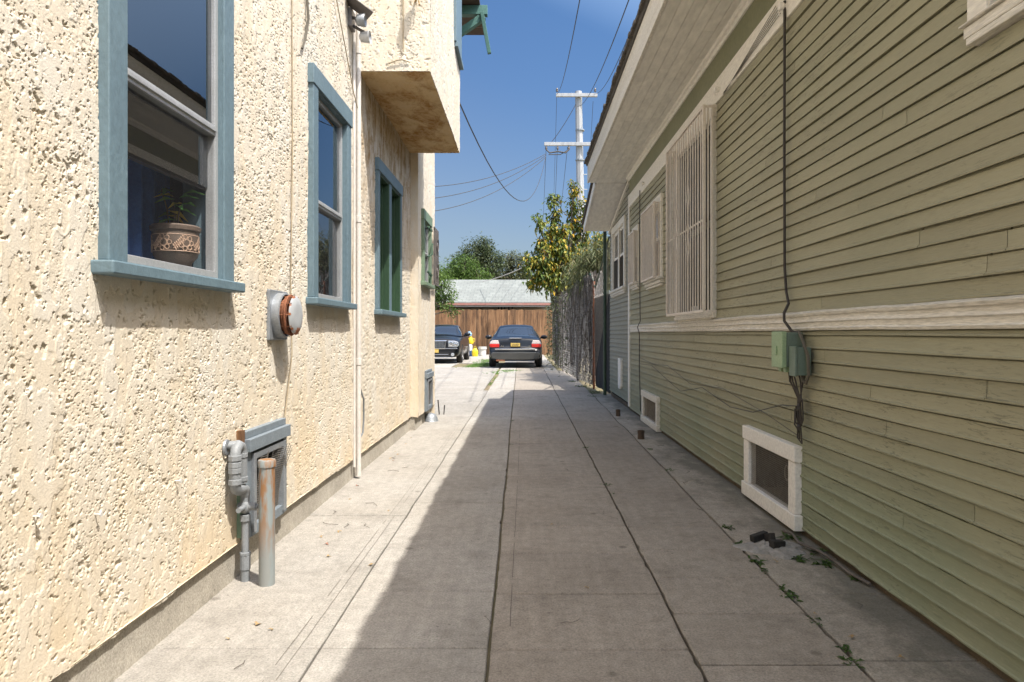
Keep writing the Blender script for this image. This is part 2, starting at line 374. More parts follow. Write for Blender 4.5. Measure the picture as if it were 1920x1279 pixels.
M['leaf_dark'] = leaf_mat('dull evergreen leaves', [(0, (.045,.07,.03)), (.6, (.105,.135,.065)), (1, (.17,.195,.105))])
M['leaf_olive'] = leaf_mat('olive leaves', [(0, (.065,.082,.036)), (.6, (.135,.15,.07)), (1, (.20,.21,.11))])
M['leaf_bright'] = leaf_mat('fresh green leaves', [(0, (.05,.10,.02)), (.6, (.12,.20,.04)), (1, (.21,.30,.08))], .4)
M['ground'] = pm('dry earth', (.24,.185,.115), (.16,.15,.07), .6, .95, .03, 6)
M['grass'] = leaf_mat('grass blades', [(0, (.08,.17,.035)), (1, (.22,.37,.09))])
M['asphalt_shingle'] = pm('grey roof shingles', (.12,.11,.10), (.08,.075,.07), 3, .95, .02, 20)
# ------------------------------------------------------------------ SETTING: ground and drive
g = MB(); N = 60
g.add([(-250+500*i/N, -120+500*j/N, -.028) for j in range(N+1) for i in range(N+1)],
      [(j*(N+1)+i, j*(N+1)+i+1, (j+1)*(N+1)+i+1, (j+1)*(N+1)+i) for j in range(N) for i in range(N)])
tag(g.build('ground', M['ground']), kind='structure')

def slab(mb, xl, xr, y0, y1, gl=.003, gr=.003, gy=.003, wob=.003, z=0.0):
    """one concrete slab; xl, xr are functions of y; real gaps are left between neighbours"""
    def side(f, s, gap, sd):
        n = max(3, int((y1-y0)/.045)); out = []
        for i in range(n+1):
            y = y0+gy + (y1-y0-2*gy)*i/n
            w = .0022; ck = rnd.uniform(.002, .009) if gap > .0035 and rnd.random() < .07 else 0
            out.append((f(y) + s*(gap + ck + abs(float(vnoise(np.array([y*7.0]), np.array([sd]), sd)[0])-.5)*2*w), y))
        return out
    a = side(xr, -1, gr, rnd.randrange(99)); b = side(xl, 1, gl, rnd.randrange(99))[::-1]
    o = a + b; n = len(o); cx = sum(p[0] for p in o)/n; cy = sum(p[1] for p in o)/n
    def ins(p, d): return (p[0]+(d if p[0] < cx else -d), p[1]+(d if p[1] < cy else -d))
    vs = [(*ins(p, .004), z) for p in o] + [(*p, z-.004) for p in o] + [(*p, z-.06) for p in o]
    fs = [tuple(range(n))] + [(k*n+i, (k+1)*n+i, (k+1)*n+(i+1)%n, k*n+(i+1)%n) for k in (0,1) for i in range(n)]
    mb.add(vs, fs)
def wv(x0, slope, amp, sd):
    return lambda y: x0 + slope*y + amp*(float(vnoise(np.array([y*.9]), np.array([sd+.5]), sd)[0])-.5) + amp*.35*(float(vnoise(np.array([y*4.]), np.array([sd+.5]), sd+1)[0])-.5)
bA = lambda y: -1.40; bB = wv(-.735, .002, .03, 21); bC = wv(-.105, -.007, .014, 22); bD = wv(.59, .001, .02, 23); bE = wv(1.095, .012, .03, 24); bF = lambda y: 1.60
mb = MB()
def lane(l, r, ys, gl, gr, tones):
    for i in range(len(ys)-1):
        mb.cur = tones + rnd.uniform(-.22, .22); slab(mb, l, r, ys[i], ys[i+1], gl, gr, .0035 if i % 3 else .005, .005, rnd.uniform(-.0015, .001))
lane(bA, bB, [-4, -.5, 1.2, 2.43, 4.2, 6.4, 9.4], .003, .003, .45)
lane(bB, bC, [-4, -.5, 1.3, 2.43, 2.97, 4.51, 5.58, 8.0, 9.2, 13.1, 16.5, 19.5], .003, .0045, .45)
mb.m = 1
lane(bC, bD, [-4, -.5, 1.2, 2.42, 2.94, 3.48, 3.97, 5.37, 7.0, 8.8, 13.15, 17, 21, 25.5, 30, 36.5], .0045, .004, .55)
lane(bD, bE, [-4, -.5, 1.1, 2.31, 2.73, 3.13, 3.54, 3.95, 4.8, 6.6, 8.7, 13.2, 17, 20.5], .004, .006, .46)
mb.m = 0
# rear yard slabs behind the stucco house
back = lambda y: -.90; far = lambda y: -8.0
for y0, y1 in ((9.4, 13.4), (13.4, 18.2), (18.2, 22.6)):
    mb.cur = rnd.uniform(.25, .4); slab(mb, far, bB if y0 < 13 else (lambda y: -.80), y0, y1, .003, .004)
for y0, y1 in ((25.6, 30), (30, 36.5)):
    mb.cur = rnd.uniform(.4, .6); slab(mb, far, lambda y: -1.3, y0, y1, .003, .004)
mb.cur = .8; slab(mb, lambda y: -4.6, lambda y: -2.45, 22.6, 25.6, .003, .003)
mb.cur = .7; slab(mb, lambda y: -.75, bC, 19.5, 36.5, .003, .005)
mb.cur = .5; slab(mb, bD, lambda y: 1.0, 20.5, 36.5, .003, .005)
drv = mb.build('driveway', [M['concrete'], M['warm_concrete']])
tag(drv, kind='structure')
# old strip beside the sided house
mb = MB(); ys = [-4, -1, 1.0, 2.35, 2.95, 3.4, 5.2, 7.4, 9.9, 12.6]
for i in range(len(ys)-1):
    mb.cur = rnd.uniform(.6, 1); slab(mb, bE, bF, ys[i], ys[i+1], .010, .003, .004, .006, -.006)
tag(mb.build('side_path', M['old_concrete']), kind='structure')
# wandering hairline cracks, laid as dirt-filled threads on the slabs
mb = MB()
def crack(x, y, ang, n, st, w):
    pts = []
    for i in range(n):
        pts.append((x, y)); a0 = ang + rnd.uniform(-.7,.7); x0, y0 = x, y; x += math.cos(a0)*st*.6; y += math.sin(a0)*st*.6; ang += rnd.uniform(-.12,.12)
    for (a, b) in zip(pts, pts[1:]):
        d = Vector((b[0]-a[0], b[1]-a[1], 0)).normalized(); q = Vector((-d.y, d.x, 0))*w*rnd.uniform(.4, 1)
        mb.add([(a[0]-q.x, a[1]-q.y, .003), (b[0]-q.x, b[1]-q.y, .003), (b[0]+q.x, b[1]+q.y, .003), (a[0]+q.x, a[1]+q.y, .003)], [(0,1,2,3)])
for c in ((.34,6.4,.3,9,.06,.003), (.43,5.45,2.2,8,.05,.003), (.50,4.95,.2,6,.05,.004), (.40,4.55,.4,7,.05,.003), (.50,4.3,-1.3,9,.05,.002),
          (.18,7.1,.1,6,.06,.003), (-.16,2.7,-1.5,7,.05,.0016), (.75,4.0,.05,12,.05,.002), (-.02,6.9,.1,9,.06,.002), (.14,2.63,.5,5,.04,.002)):
    crack(*c)
def score(x, y0, y1, dx, w):
    n = int((y1-y0)/.1); 
    for i in range(n):
        if rnd.random() < .15: continue
        a, b = y0+(y1-y0)*i/n, y0+(y1-y0)*(i+1)/n; xa, xb = x+dx*i/n+rnd.uniform(-.001,.001), x+dx*(i+1)/n
        mb.add([(xa-w,a,.003),(xa+w,a,.003),(xb+w,b,.003),(xb-w,b,.003)], [(0,1,2,3)])
score(-.055, 2.5, 5.3, .005, .0012); score(-.05, 5.5, 8.6, .0, .0014); score(-.84, 2.0, 8.0, .03, .0009); score(-.80, 2.0, 9.0, .02, .0008)
tag(mb.build('pavement_cracks', M['crack'], fix=False), kind='stuff')

# ------------------------------------------------------------------ STUCCO HOUSE
XL = -1.31
SH = thing('stucco_house', 'cream stucco house with blue window trim and an overhanging upper bay', 'house', (XL, 2.0, 0))
def stucco_h(u, v, sm=1.0):
    u = u + .012*(fbm(u*22, v*22, 2, 60)-.5); v = v + .012*(fbm(u*20, v*20, 2, 64)-.5)
    reg = fbm(u*2.3, v*1.5, 2, 80)-.5; reg2 = fbm(u*5.5, v*3.0, 2, 86)-.5
    s = sstep(.475, .50, fbm(u*13, v*6.5, 4, 3) + .35*reg)                      # trowelled skins with torn edges
    s2 = sstep(.53, .55, fbm(u*26+9, v*11+4, 4, 33) + .3*reg2)
    pm_ = sstep(-.05, .12, reg2 + .6*reg)                                      # crumbs gather in drifts
    pits = sstep(.715, .745, fbm(u*88, v*64, 3, 15) - .045*(1-pm_)) + .7*sstep(.775, .80, fbm(u*140, v*105, 2, 18))*pm_
    tears = sstep(.73, .75, fbm(u*36, v*25, 4, 16) - .02*(1-pm_))
    grit = fbm(u*150, v*125, 2, 9) - .5
    wv_ = fbm(u*14, v*6, 3, 90); big = fbm(u*1.7, v*1.3, 2, 40)
    return sm*(.0017*s + .0011*s2 + .0020*(wv_-.5) + (.0004 + .0012*pm_*(1-s))*grit - .0056*np.clip(pits, 0, 1) - .0056*tears + .011*(big-.5)), s
def surf(name, org, uv, vv, nv, U, V, holes, m, parent, sm=1.0, wave=0.0, curl=None):
    org, uv, vv, nv = (np.array(q, dtype=float) for q in (org, uv, vv, nv))
    UU, VV = np.meshgrid(U, V)
    h, S_ = stucco_h(UU + org[1]*1.7 + 30, VV + org[2] + 30, sm)
    if wave:
        w = np.clip(1-(VV-V[0])/.10, 0, 1); VV = VV + w*wave*(fbm(UU*6, UU*0+3, 3, 70)-.5)*2
    P = org + UU[..., None]*uv + VV[..., None]*vv + h[..., None]*nv
    nu, nw = len(U), len(V); idx = np.arange(nu*nw).reshape(nw, nu)
    F = np.stack([idx[:-1,:-1], idx[:-1,1:], idx[1:,1:], idx[1:,:-1]], -1).reshape(-1, 4)
    cu = ((U[:-1]+U[1:])/2)[None, :].repeat(nw-1, 0).ravel(); cv = ((V[:-1]+V[1:])/2)[:, None].repeat(nu-1, 1).ravel()
    keep = np.ones(len(F), bool)
    for (a, b, c, d) in holes: keep &= ~((cu > a) & (cu < b) & (cv > c) & (cv < d))
    return npmesh(name, P.reshape(-1, 3), F[keep], m, parent, S_[:-1,:-1].ravel()[keep])
def geo(a, b, k):
    out = [a]
    while out[-1] < b: out.append(out[-1] + k*max(out[-1], .8))
    out[-1] = b; return np.array(out)
W = {1: (2.096, 3.005, 1.30, 2.76), 2: (4.13, 5.04, 1.295, 2.755), 3: (5.97, 7.14, 1.285, 2.66), 4: (8.10, 8.80, 1.69, 2.60)}
V1 = (3.15, 3.68, .165, .665); V2 = (8.36, 8.88, .16, .66)
def hole(w, m=.05): return (w[0]+m, w[1]-m, w[2]+.03, w[3]-m)
holes = [hole(W[k]) for k in (1,2,3)] + [hole(V1, .03)]
ZB = .155
cols = np.concatenate([np.arange(.2, 1.5, .012), geo(1.5, 3.1, .0014)])
surf('wall', (XL,0,0), (0,1,0), (0,0,1), (1,0,0), cols, np.arange(ZB, 2.72, .0021), holes, M['stucco_dirty'], SH, 1.0, .012)
surf('wall', (XL,0,0), (0,1,0), (0,0,1), (1,0,0), np.arange(.2, 3.11, .012), np.arange(2.70, 3.86, .012), holes, M['stucco_dirty'], SH, 1.0)
cols = geo(3.095, 5.45, .0019)
rows = np.arange(ZB, 3.86, .0028)
surf('wall', (XL,0,0), (0,1,0), (0,0,1), (1,0,0), cols, rows, holes, M['stucco_dirty'], SH, 1.0, .012)
surf('wall', (XL,0,0), (0,1,0), (0,0,1), (1,0,0), geo(5.45, 7.9, .0035), np.arange(ZB, 3.25, .008), holes, M['stucco_dirty'], SH, 1.15, .012)
XJ = -1.225
surf('wall', (XJ,0,0), (0,1,0), (0,0,1), (1,0,0), np.arange(7.86, 9.34, .012), np.arange(ZB, 6.2, .012), [hole(W[4]), hole(V2, .03)], M['stucco'], SH, 1.0, .012)
surf('wall', (XL-.02,7.86,0), (1,0,0), (0,0,1), (0,-1,0), np.arange(0, .109, .006), np.arange(ZB, 3.25, .01), [], M['stucco'], SH, .4, .012)
# bay
BY0, BY1, BX, BZ = 5.39, 7.84, -.741, 3.19
bay = surf('upper_bay', (XL-.02,BY0,0), (1,0,0), (0,0,1), (0,-1,0), np.arange(0, BX-XL+.021, .005), np.arange(BZ, 4.6, .005), [], M['stucco'], SH, 1.1)
surf('bay_side', (BX,0,0), (0,1,0), (0,0,1), (1,0,0), np.arange(BY0, BY1+.001, .007), np.arange(BZ, 6.0, .008), [(7.2, 7.84, 4.22, 9)], M['stucco'], bay)
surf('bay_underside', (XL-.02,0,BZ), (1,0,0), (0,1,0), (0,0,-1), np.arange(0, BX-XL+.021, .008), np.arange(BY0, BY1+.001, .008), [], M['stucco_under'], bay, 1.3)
q = MB(); q.poly([(XL,BY1,BZ),(BX-.004,BY1,BZ),(BX-.004,BY1,6),(XL,BY1,6)]); q.build('bay_end', M['stucco'], bay, fix=False); q = MB(); q.poly([(XL,BY0+.002,4.58),(BX-.004,BY0+.002,4.58),(BX-.004,BY0+.002,6),(XL,BY0+.002,6)])
q.build('bay_end', M['stucco'], bay, fix=False)
q = MB(); q.box(BX-.03, BX+.045, 7.18, 7.84, 4.14, 4.19); q.box(BX-.03, BX+.03, 7.16, 7.27, 4.19, 6); q.box(BX-.03, BX+.026, 7.27, 7.82, 4.19, 6)
q.build('bay_window', M['blue_trim'], bay, .004)
q = MB()
q.poly([(XL,.2,3.84),(XL,BY0+.06,3.84),(XL,BY0+.06,6.2),(XL,.2,6.2)]); q.poly([(XL,-4,-.05),(XL,.22,-.05),(XL,.22,6.2),(XL,-4,6.2)])
q.poly([(XL,BY0,3.2),(XL,7.9,3.2),(XL,7.9,6.2),(XL,BY0,6.2)])
q.poly([(-9,-4,-.05),(XL,-4,-.05),(XL,-4,6.2),(-9,-4,6.2)]); q.poly([(-9,9.33,-.05),(XJ,9.33,-.05),(XJ,9.33,6.2),(-9,9.33,6.2)])
q.poly([(-9,-4,-.05),(-9,9.33,-.05),(-9,9.33,6.2),(-9,-4,6.2)])
q.build('wall', M['stucco'], SH, fix=False)
q = MB(); q.poly([(-9,-4,6.2),(XL,-4,6.2),(XL,9.33,6.2),(-9,9.33,6.2)]); q.poly([(-9,-4,.9),(XL-.12,-4,.9),(XL-.12,9.3,.9),(-9,9.3,.9)])
q.poly([(-9,-4,3.0),(XL-.12,-4,3.0),(XL-.12,9.3,3.0),(-9,9.3,3.0)]); q.poly([(XL-1.6,-4,.0),(XL-1.6,9.3,.0),(XL-1.6,9.3,3.),(XL-1.6,-4,3.)])
q.build('floor_slab', M['dark_in'], SH, fix=False)
# foundation with the dark lip of the stucco over it
q = MB(); q.prism_y([(XL-.4,-.06),(XL-.008,-.06),(XL-.016,.07),(XL-.022,.22),(XL-.4,.22)], -4, 7.87); q.prism_y([(XJ-.4,-.06),(XJ-.028,-.06),(XJ-.05,.22),(XJ-.4,.22)], 7.87, 9.32)
q.build('foundation', M['foot'], SH)
q = MB(); q.poly([(XL+.004,-4,ZB+.006),(XL+.004,7.87,ZB+.006),(XL-.06,7.87,ZB+.006),(XL-.06,-4,ZB+.006)]); q.build('stucco_lip', M['stucco'], SH, fix=False)

def lwin(X, w, m, trim=.10, inner=None, head=.12, sillout=.07, glass_in=-.012):
    y0, y1, z0, z1 = w; zs = z0+.045; inner = inner or m
    f = MB(); f.box(X-.02, X+.036, y0, y0+trim, zs, z1-head); f.box(X-.02, X+.034, y1-trim, y1, zs, z1-head); f.box(X-.02, X+.042, y0-.012, y1+.012, z1-head, z1)
    win = f.build('window', m, SH, .004)
    s = MB(); s.box(X-.04, X+sillout, y0-.035, y1+.035, z0, zs-.002); s.build('sill', m, win, .006)
    a, b, c, d = y0+trim, y1-trim, zs, z1-head
    j = MB(); j.box(X-.14, X+.028, a-.012, a+.006, c, d); j.box(X-.14, X+.028, b-.006, b+.012, c, d); j.box(X-.14, X+.026, a+.006, b-.006, d-.006, d+.012); j.box(X-.14, X+.024, a+.006, b-.006, c-.012, c+.006)
    j.build('jamb', inner, win)
    return win, (a+.006, b-.006, c+.006, d-.006)
def sash(win, X, r, zm, m=None, fw=.028, glass='glass', screen=True, extra=None):
    a, b, c, d = r; m = m or M['alu']
    f = MB(); f.box(X-.035, X+.006, a, a+fw, c, d); f.box(X-.035, X+.006, b-fw, b, c, d); f.box(X-.035, X+.004, a+fw, b-fw, d-fw, d); f.box(X-.035, X+.008, a+fw, b-fw, c, c+fw)
    f.box(X-.030, X+.007, a+fw, b-fw, zm-.022, zm+.022); f.box(X-.02, X+.014, a+fw, b-fw, zm-.006, zm+.012)
    f.build('sash', m, win, .002)
    if extra: e_ = MB(); e_.box(X-.056, X-.034, a+fw, b-fw, extra-.010, extra+.010); e_.build('lower_rail', M['dark_rail'], win)
    p = MB(); p.box(X-.014, X-.010, a+fw-.006, b-fw+.006, zm+.018, d-fw+.006); p.build('pane', M[glass], win)
    lo = extra if extra else c+fw
    p = MB(); p.box(X-.030, X-.026, a+fw-.006, b-fw+.006, lo, zm-.016); p.build('pane', M[glass], win)
    if screen:
        p = MB(); p.poly([(X-.004,a+fw-.006,c+fw-.006),(X-.004,b-fw+.006,c+fw-.006),(X-.004,b-fw+.006,zm-.016),(X-.004,a+fw-.006,zm-.016)]); p.build('screen', M['screen'], win, fix=False)
w1, r1 = lwin(XL, W[1], M['blue_trim']); w1['label'] = 'blue framed window with a pot plant and blue curtain inside'
sash(w1, XL+.004, r1, 1.97, extra=1.73)
w2, r2 = lwin(XL, W[2], M['blue_trim']); w2['label'] = 'narrow blue framed window between the flue and the white pipe'
sash(w2, XL-.01, r2, 1.95)
# deep green double window under the bay
y0, y1, z0, z1 = W[3]
f = MB(); f.box(XL-.02, XL+.036, y0, y0+.07, z0+.045, z1-.11); f.box(XL-.02, XL+.034, y1-.07, y1, z0+.045, z1-.11); f.box(XL-.02, XL+.042, y0-.01, y1+.01, z1-.11, z1); f.box(XL-.02, XL+.03, 6.50, 6.60, z0+.045, z1-.11)
w3 = f.build('window', M['blue_trim'], SH, .004); w3['label'] = 'deep green double window in the shade of the bay'
s = MB(); s.box(XL-.04, XL+.075, y0-.03, y1+.03, z0, z0+.043); s.build('sill', M['blue_trim'], w3, .006)
for a, b in ((y0+.07, 6.50), (6.60, y1-.07)):
    j = MB(); c, d = z0+.045, z1-.11
    j.box(XL-.17, XL+.026, a-.002, a+.02, c, d); j.box(XL-.17, XL+.026, b-.02, b+.002, c, d); j.box(XL-.17, XL+.022, a+.02, b-.02, d-.02, d+.002); j.box(XL-.17, XL+.022, a+.02, b-.02, c-.01, c+.012)
    j.box(XL-.12, XL-.03, b-.045, b-.021, c, d)
    j.build('jamb', M['green_trim'], w3, .003); sash(w3, XL-.09, (a+.02, b-.046, c+.012, d-.02), 1.95)
w4, r4 = lwin(XJ, W[4], M['sage_trim'], .09, M['sage_trim']); w4['label'] = 'sage green window beside a black iron grille'
sash(w4, XJ-.005, r4, 2.1)
# room fittings seen through the near window
c = MB(); n = 40
for k in range(n):
    a = .0
    y, yy = 2.60+.42*k/n, 2.60+.42*(k+1)/n
    fx = lambda q: XL-.26 + .028*math.sin(q*62) + .012*math.sin(q*131)
    c.add([(fx(y),y,1.1),(fx(yy),yy,1.1),(fx(yy),yy,2.72),(fx(y),y,2.72)], [(0,1,2,3)])
cb = c.build('curtain', M['curtain_blue'], None, smooth=True, fix=False); tag(cb, 'dark blue curtain hanging behind the window with the pot plant', 'curtain')
c = MB()
for k in range(n):
    y, yy = 3.14+.44*k/n, 3.14+.44*(k+1)/n
    fx = lambda q: XL-.24 + .020*math.sin(q*70)
    c.add([(fx(y),y,1.1),(fx(yy),yy,1.1),(fx(yy),yy,2.72),(fx(y),y,2.72)], [(0,1,2,3)])
tag(c.build('curtain', M['sheer'], None, smooth=True, fix=False), 'pale sheer curtain behind the pot plant', 'curtain')
c = MB()
for k in range(20):
    y, yy = 4.25+.68*k/20, 4.25+.68*(k+1)/20
    fx = lambda q: XL-.16 + .014*math.sin(q*55)
    c.add([(fx(y),y,1.95),(fx(yy),yy,1.95),(fx(yy),yy,2.72),(fx(y),y,2.72)], [(0,1,2,3)])
tag(c.build('curtain', M['sheer'], None, smooth=True, fix=False), 'thin white curtain in the top half of the narrow blue window', 'curtain')
c = MB(); c.box(XL-.36, XL-.15, 2.05, 3.05, 1.30, 1.345); c.build('window_shelf', M['white_trim'], SH)
# flower pot with raised flowers, and its plant
PX, PY, PZ = XL-.120, 2.80, 1.345
PZ0 = PZ; fp = thing('flower_pot', 'brown glazed flower pot with copper flower relief on the window shelf', 'pot', (PX, PY, PZ))
b = MB(); b.lathe([(.001,0),(.062,0),(.068,.03),(.072,.075),(.098,.105),(.106,.18),(.104,.225),(.112,.23),(.114,.248),(.106,.255),(.096,.25),(.094,.215),(.001,.21)], (PX,PY,PZ), n=40)
b.build('pot_body', M['terracotta'], fp, smooth=True)
b = MB()
def onpot(a, h): return Vector((PX+.104*math.cos(a), PY+.104*math.sin(a), PZ+h))
for a0 in np.arange(-2.6, 1.6, .98):
    pts = [onpot(a0+.16*math.cos(q), .165+.017*math.sin(q)) for q in np.linspace(0, 6.283, 13)]; b.tube(pts, .0025, 5)
    for k in range(7):
        q0 = k*6.283/7; cc = (a0+.26*math.cos(q0), .165+.028*math.sin(q0))
        pts = [onpot(cc[0]+.10*math.cos(q), cc[1]+.011*math.sin(q)) for q in np.linspace(0, 6.283, 9)]; b.tube(pts, .0026, 5)
    st = [onpot(a0+.42+.5*k/8, .135+.06*k/8) for k in range(9)]; b.tube(st, .002, 5)
    for k in range(1, 8):
        for sg in (1, -1):
            p = (a0+.42+.5*k/8, .135+.06*k/8); b.tube([onpot(p[0]+q*sg*-.10*.8, p[1]+sg*.016*q) for q in np.linspace(0, 1, 4)], [.001,.005,.004,.0008], 5)
b.build('flower_relief', M['pot_relief'], fp, smooth=True)
b = MB()
for h in (.125, .205): b.tube([onpot(q, h) for q in np.linspace(0, 6.283, 40)], .0022, 5)
b.build('band', M['pot_relief'], fp, smooth=True)
b = MB(); b.lathe([(.001,.228),(.096,.222)], (PX,PY,PZ)); b.build('soil', M['soil'], fp)
def leaf(mb, p, d, L, w, droop=.3, up=(0,0,1)):
    p = Vector(p); d = Vector(d).normalized(); s = d.cross(Vector(up))
    if s.length < .05: s = d.orthogonal()
    s.normalize(); m1 = p + d*L*.45 + Vector((0,0,-droop*L*.12)); e = p + d*L + Vector((0,0,-droop*L*.5)); k = s.cross(d)*w*.25
    mb.add([p, m1+s*w/2+k, e, m1-s*w/2+k, m1], [(0,4,1), (1,4,2), (0,3,4), (3,2,4)])
pl = thing('potted_plant', 'small green plant with one yellowing leaf growing in the brown pot', 'plant', (PX, PY, PZ+.22))
b = MB()
for dx, dy, h in ((0,0,.09), (.012,-.008,.13), (-.01,.012,.16), (-.02,-.01,.2)): b.tube([(PX+dx,PY+dy,PZ+.215), (PX+dx*1.6,PY+dy*1.6,PZ+.215+h*.6), (PX+dx*2.6,PY+dy*2.5,PZ+.215+h)], [.005,.004,.003], 6)
b.build('stem', M['bark'], pl, smooth=True)
b = MB()
for k in range(16):
    b.cur = rnd.choice((0,.1,.2,.3,1.0)) if k != 5 else 1; a = rnd.uniform(0, 6.28)
    leaf(b, (PX+rnd.uniform(-.04,.04), PY+rnd.uniform(-.03,.03), PZ+.27+.15*k/15), (math.cos(a), math.sin(a), rnd.uniform(-.1,.7)), rnd.uniform(.08,.13), rnd.uniform(.03,.045), .8)
b.build('leaf', leaf_mat('pot plant leaf', [(0, (.08,.24,.06)), (.5, (.16,.34,.10)), (1, (.62,.50,.10))]), pl, fix=False)

fp.scale = (.84,.84,.84); pl.location.z = PZ+.22*.84; pl.scale = (.9,.9,.9)
# iron grille swung open beside the far window, and scrolls over the window
gr = thing('iron_grille', 'black wrought iron grille swung open beside the sage green window', 'grille', (XJ+.06, 9.05, 1.75))
b = MB()
for k in range(9): b.box(XJ+.05, XJ+.066, 8.84+.05*k, 8.852+.05*k, 1.76, 2.5)
for z in (1.78, 2.13, 2.46): b.box(XJ+.052, XJ+.064, 8.84, 9.26, z, z+.02)
b.build('bars', M['insul'], gr)
for z in (1.95, 2.28):
  b = MB(); b.tube([(XJ+.075, 9.05+.02*q*math.cos(q*1.2), z+.02*q*math.sin(q*1.2)) for q in np.linspace(0, 6, 30)], .008, 6)
  b.build('scroll', M['insul'], gr, smooth=True)
for z, sg in ((1.86, 1), (2.42, -1)):
  b = MB(); b.tube([(XJ+.05, 8.30+.05*q, z+sg*.02*math.sin(q*1.6)) for q in np.linspace(0, 8, 24)], .009, 6); b.build('scroll', M['green_trim'], gr, smooth=True)
b = MB(); b.tube([(XJ+.05, 8.28, 2.05), (XJ+.08, 8.5, 2.10), (XJ+.05, 8.72, 2.26)], .009, 6); b.tube([(XJ+.05, 8.5+.016*q*math.cos(q*1.5), 1.8+.016*q*math.sin(q*1.5)) for q in np.linspace(0, 5, 26)], .008, 6)
b.build('scroll', M['green_trim'], gr, smooth=True)

# foundation vents
def fvent(X, v, lab, detail=True):
    y0, y1, z0, z1 = v
    f = MB(); f.box(X-.03, X+.03, y0, y0+.055, z0, z1-.09); f.box(X-.03, X+.03, y1-.05, y1, z0, z1-.09); f.box(X-.03, X+.034, y0+.055, y1-.05, z0, z0+.05)
    f.box(X-.03, X+.05, y0-.005, y1+.006, z1-.095, z1-.035); f.box(X-.03, X+.026, y0+.002, y1-.002, z1-.035, z1)
    o = f.build('foundation_vent', M['vent_blue'], SH, .003); o['label'] = lab
    f = MB(); f.box(X-.01, X+.044, y0+.055, y0+.085, z0+.02, z1-.11); f.box(X-.01, X+.044, y1-.08, y1-.05, z0+.02, z1-.11); f.box(X-.01, X+.042, y0+.085, y1-.08, z1-.14, z1-.11)
    f.build('screen_frame', M['galv'], o, .003)
    m = MB(); a, b, c, d = y0+.085, y1-.06, z0+.05, z1-.14; nb = 26 if detail else 10
    def bend(y, z): return X + .012 + .03*math.sin((y-a)/(b-a)*7)*(z-c)/(d-c) + .05*((z-c)/(d-c))**2*(1 if y > (a+b)/2 else .3)
    for i in range(nb+1):
        y = a+.04+(b-a-.04)*i/nb; m.tube([(bend(y, z), y, z) for z in np.linspace(c, d-.02*math.sin(i), 5)], .0014, 3)
        z = c+(d-c)*i/nb; m.tube([(bend(y, z), y, z) for y in np.linspace(a+.04, b, 8)], .0014, 3)
    m.build('wire_screen', M['wire'], o)
    k = MB(); k.box(X-.4, X-.06, y0, y1, z0-.02, z1); k.build('vent_void', M['dark_in'], o)
    if detail:
        k = MB(); k.box(X-.02, X+.021, y0-.035, y0-.001, z0+.02, z1-.08); k.build('side_board', M['sage_trim'], o); k = MB(); k.box(X-.02, X+.022, y0-.04, y0-.002, z1-.075, z1+.01); k.build('side_board', M['fence_wood'], o)
    return o
fvent(XL, V1, 'grey blue foundation vent with a torn screen behind the rusty post'); fvent(XJ, V2, 'grey foundation vent at the far corner of the stucco wall', False)

# flue cap
fl = thing('flue_cap', 'round grey wall flue with a rust stained cap disc between two blue windows', 'flue', (XL, 3.6, 1.22))
c = (0, 3.60, 1.215)
b = MB(); b.box(XL-.01, XL+.016, 3.47, 3.735, 1.085, 1.345); b.build('mounting_plate', M['galv'], fl, .004)
b = MB(); b.lathe([(.118,.0),(.118,.042),(.110,.046),(.106,.042),(.106,.012),(.001,.012)], (XL+.012, c[1], c[2]), 'x', 40); b.build('drum', M['galv'], fl, smooth=True).modifiers.new('e', 'EDGE_SPLIT').split_angle = R(40)
b = MB(); b.lathe([(.085,.0),(.085,.04),(.001,.04)], (XL+.02, c[1], c[2]), 'x', 30); b.build('flue_pipe', M['rust'], fl, smooth=True)
b = MB(); b.lathe([(.085,.068),(.108,.065),(.110,.069),(.106,.073),(.085,.074),(.085,.068)], (XL+.012, c[1], c[2]), 'x', 40); b.build('guard_ring', M['rust'], fl, smooth=True)
b = MB(); b.lathe([(.001,.104),(.05,.107),(.092,.100),(.103,.092),(.101,.089),(.09,.094),(.001,.10)], (XL+.012, c[1], c[2]), 'x', 40); b.build('cap_disc', M['rusty_cap'], fl, smooth=True)
b = MB()
for k in range(10):
    a = k*.628; r_ = .1; b.tube([(XL+.02+d, c[1]+r_*math.cos(a), c[2]+r_*math.sin(a)) for d in (.03,.09)], .0028, 5)
for d in (.054, .06): b.tube([(XL+.012+d, c[1]+.1*math.cos(q), c[2]+.1*math.sin(q)) for q in np.linspace(0, 6.283, 32)], .0025, 5)
b.build('wire_guard', M['rust'], fl, smooth=True)
# gas riser
gp = thing('gas_riser', 'grey painted gas pipe loop with valve rising beside the foundation vent', 'pipe', (XL+.035, 3.08, 0))
x = XL+.045
b = MB(); b.tube([(x,3.095,-.02),(x,3.095,.30)], .0165, 14); b.build('riser_pipe', M['grey_paint'], gp, smooth=True)
b = MB(); b.tube([(x,3.095,.05),(x,3.095,.115)], .023, 14); b.tube([(x,3.095,.115),(x,3.095,.13)], .026, 6); b.build('coupling', M['grey_paint'], gp, .002); b = MB(); b.tube([(x,3.095,.27),(x,3.095,.30)], .025, 6); b.build('coupling', M['grey_paint'], gp, .002); b = MB(); b.tube([(x,3.095,-.02),(x,3.095,.05)], .02, 10); b.build('coupling', M['grey_paint'], gp, .002)
b = MB(); b.sphere((x,3.095,.335), (.028,.028,.034)); b.tube([(x-.03,3.095,.335),(x+.05,3.095,.335)], .018, 12); b.tube([(x,3.02,.335),(x,3.14,.335)], .012, 10); b.tube([(x+.05,3.095,.335),(x+.058,3.095,.335)], .012, 6); b.build('valve', M['grey_paint'], gp, smooth=True)
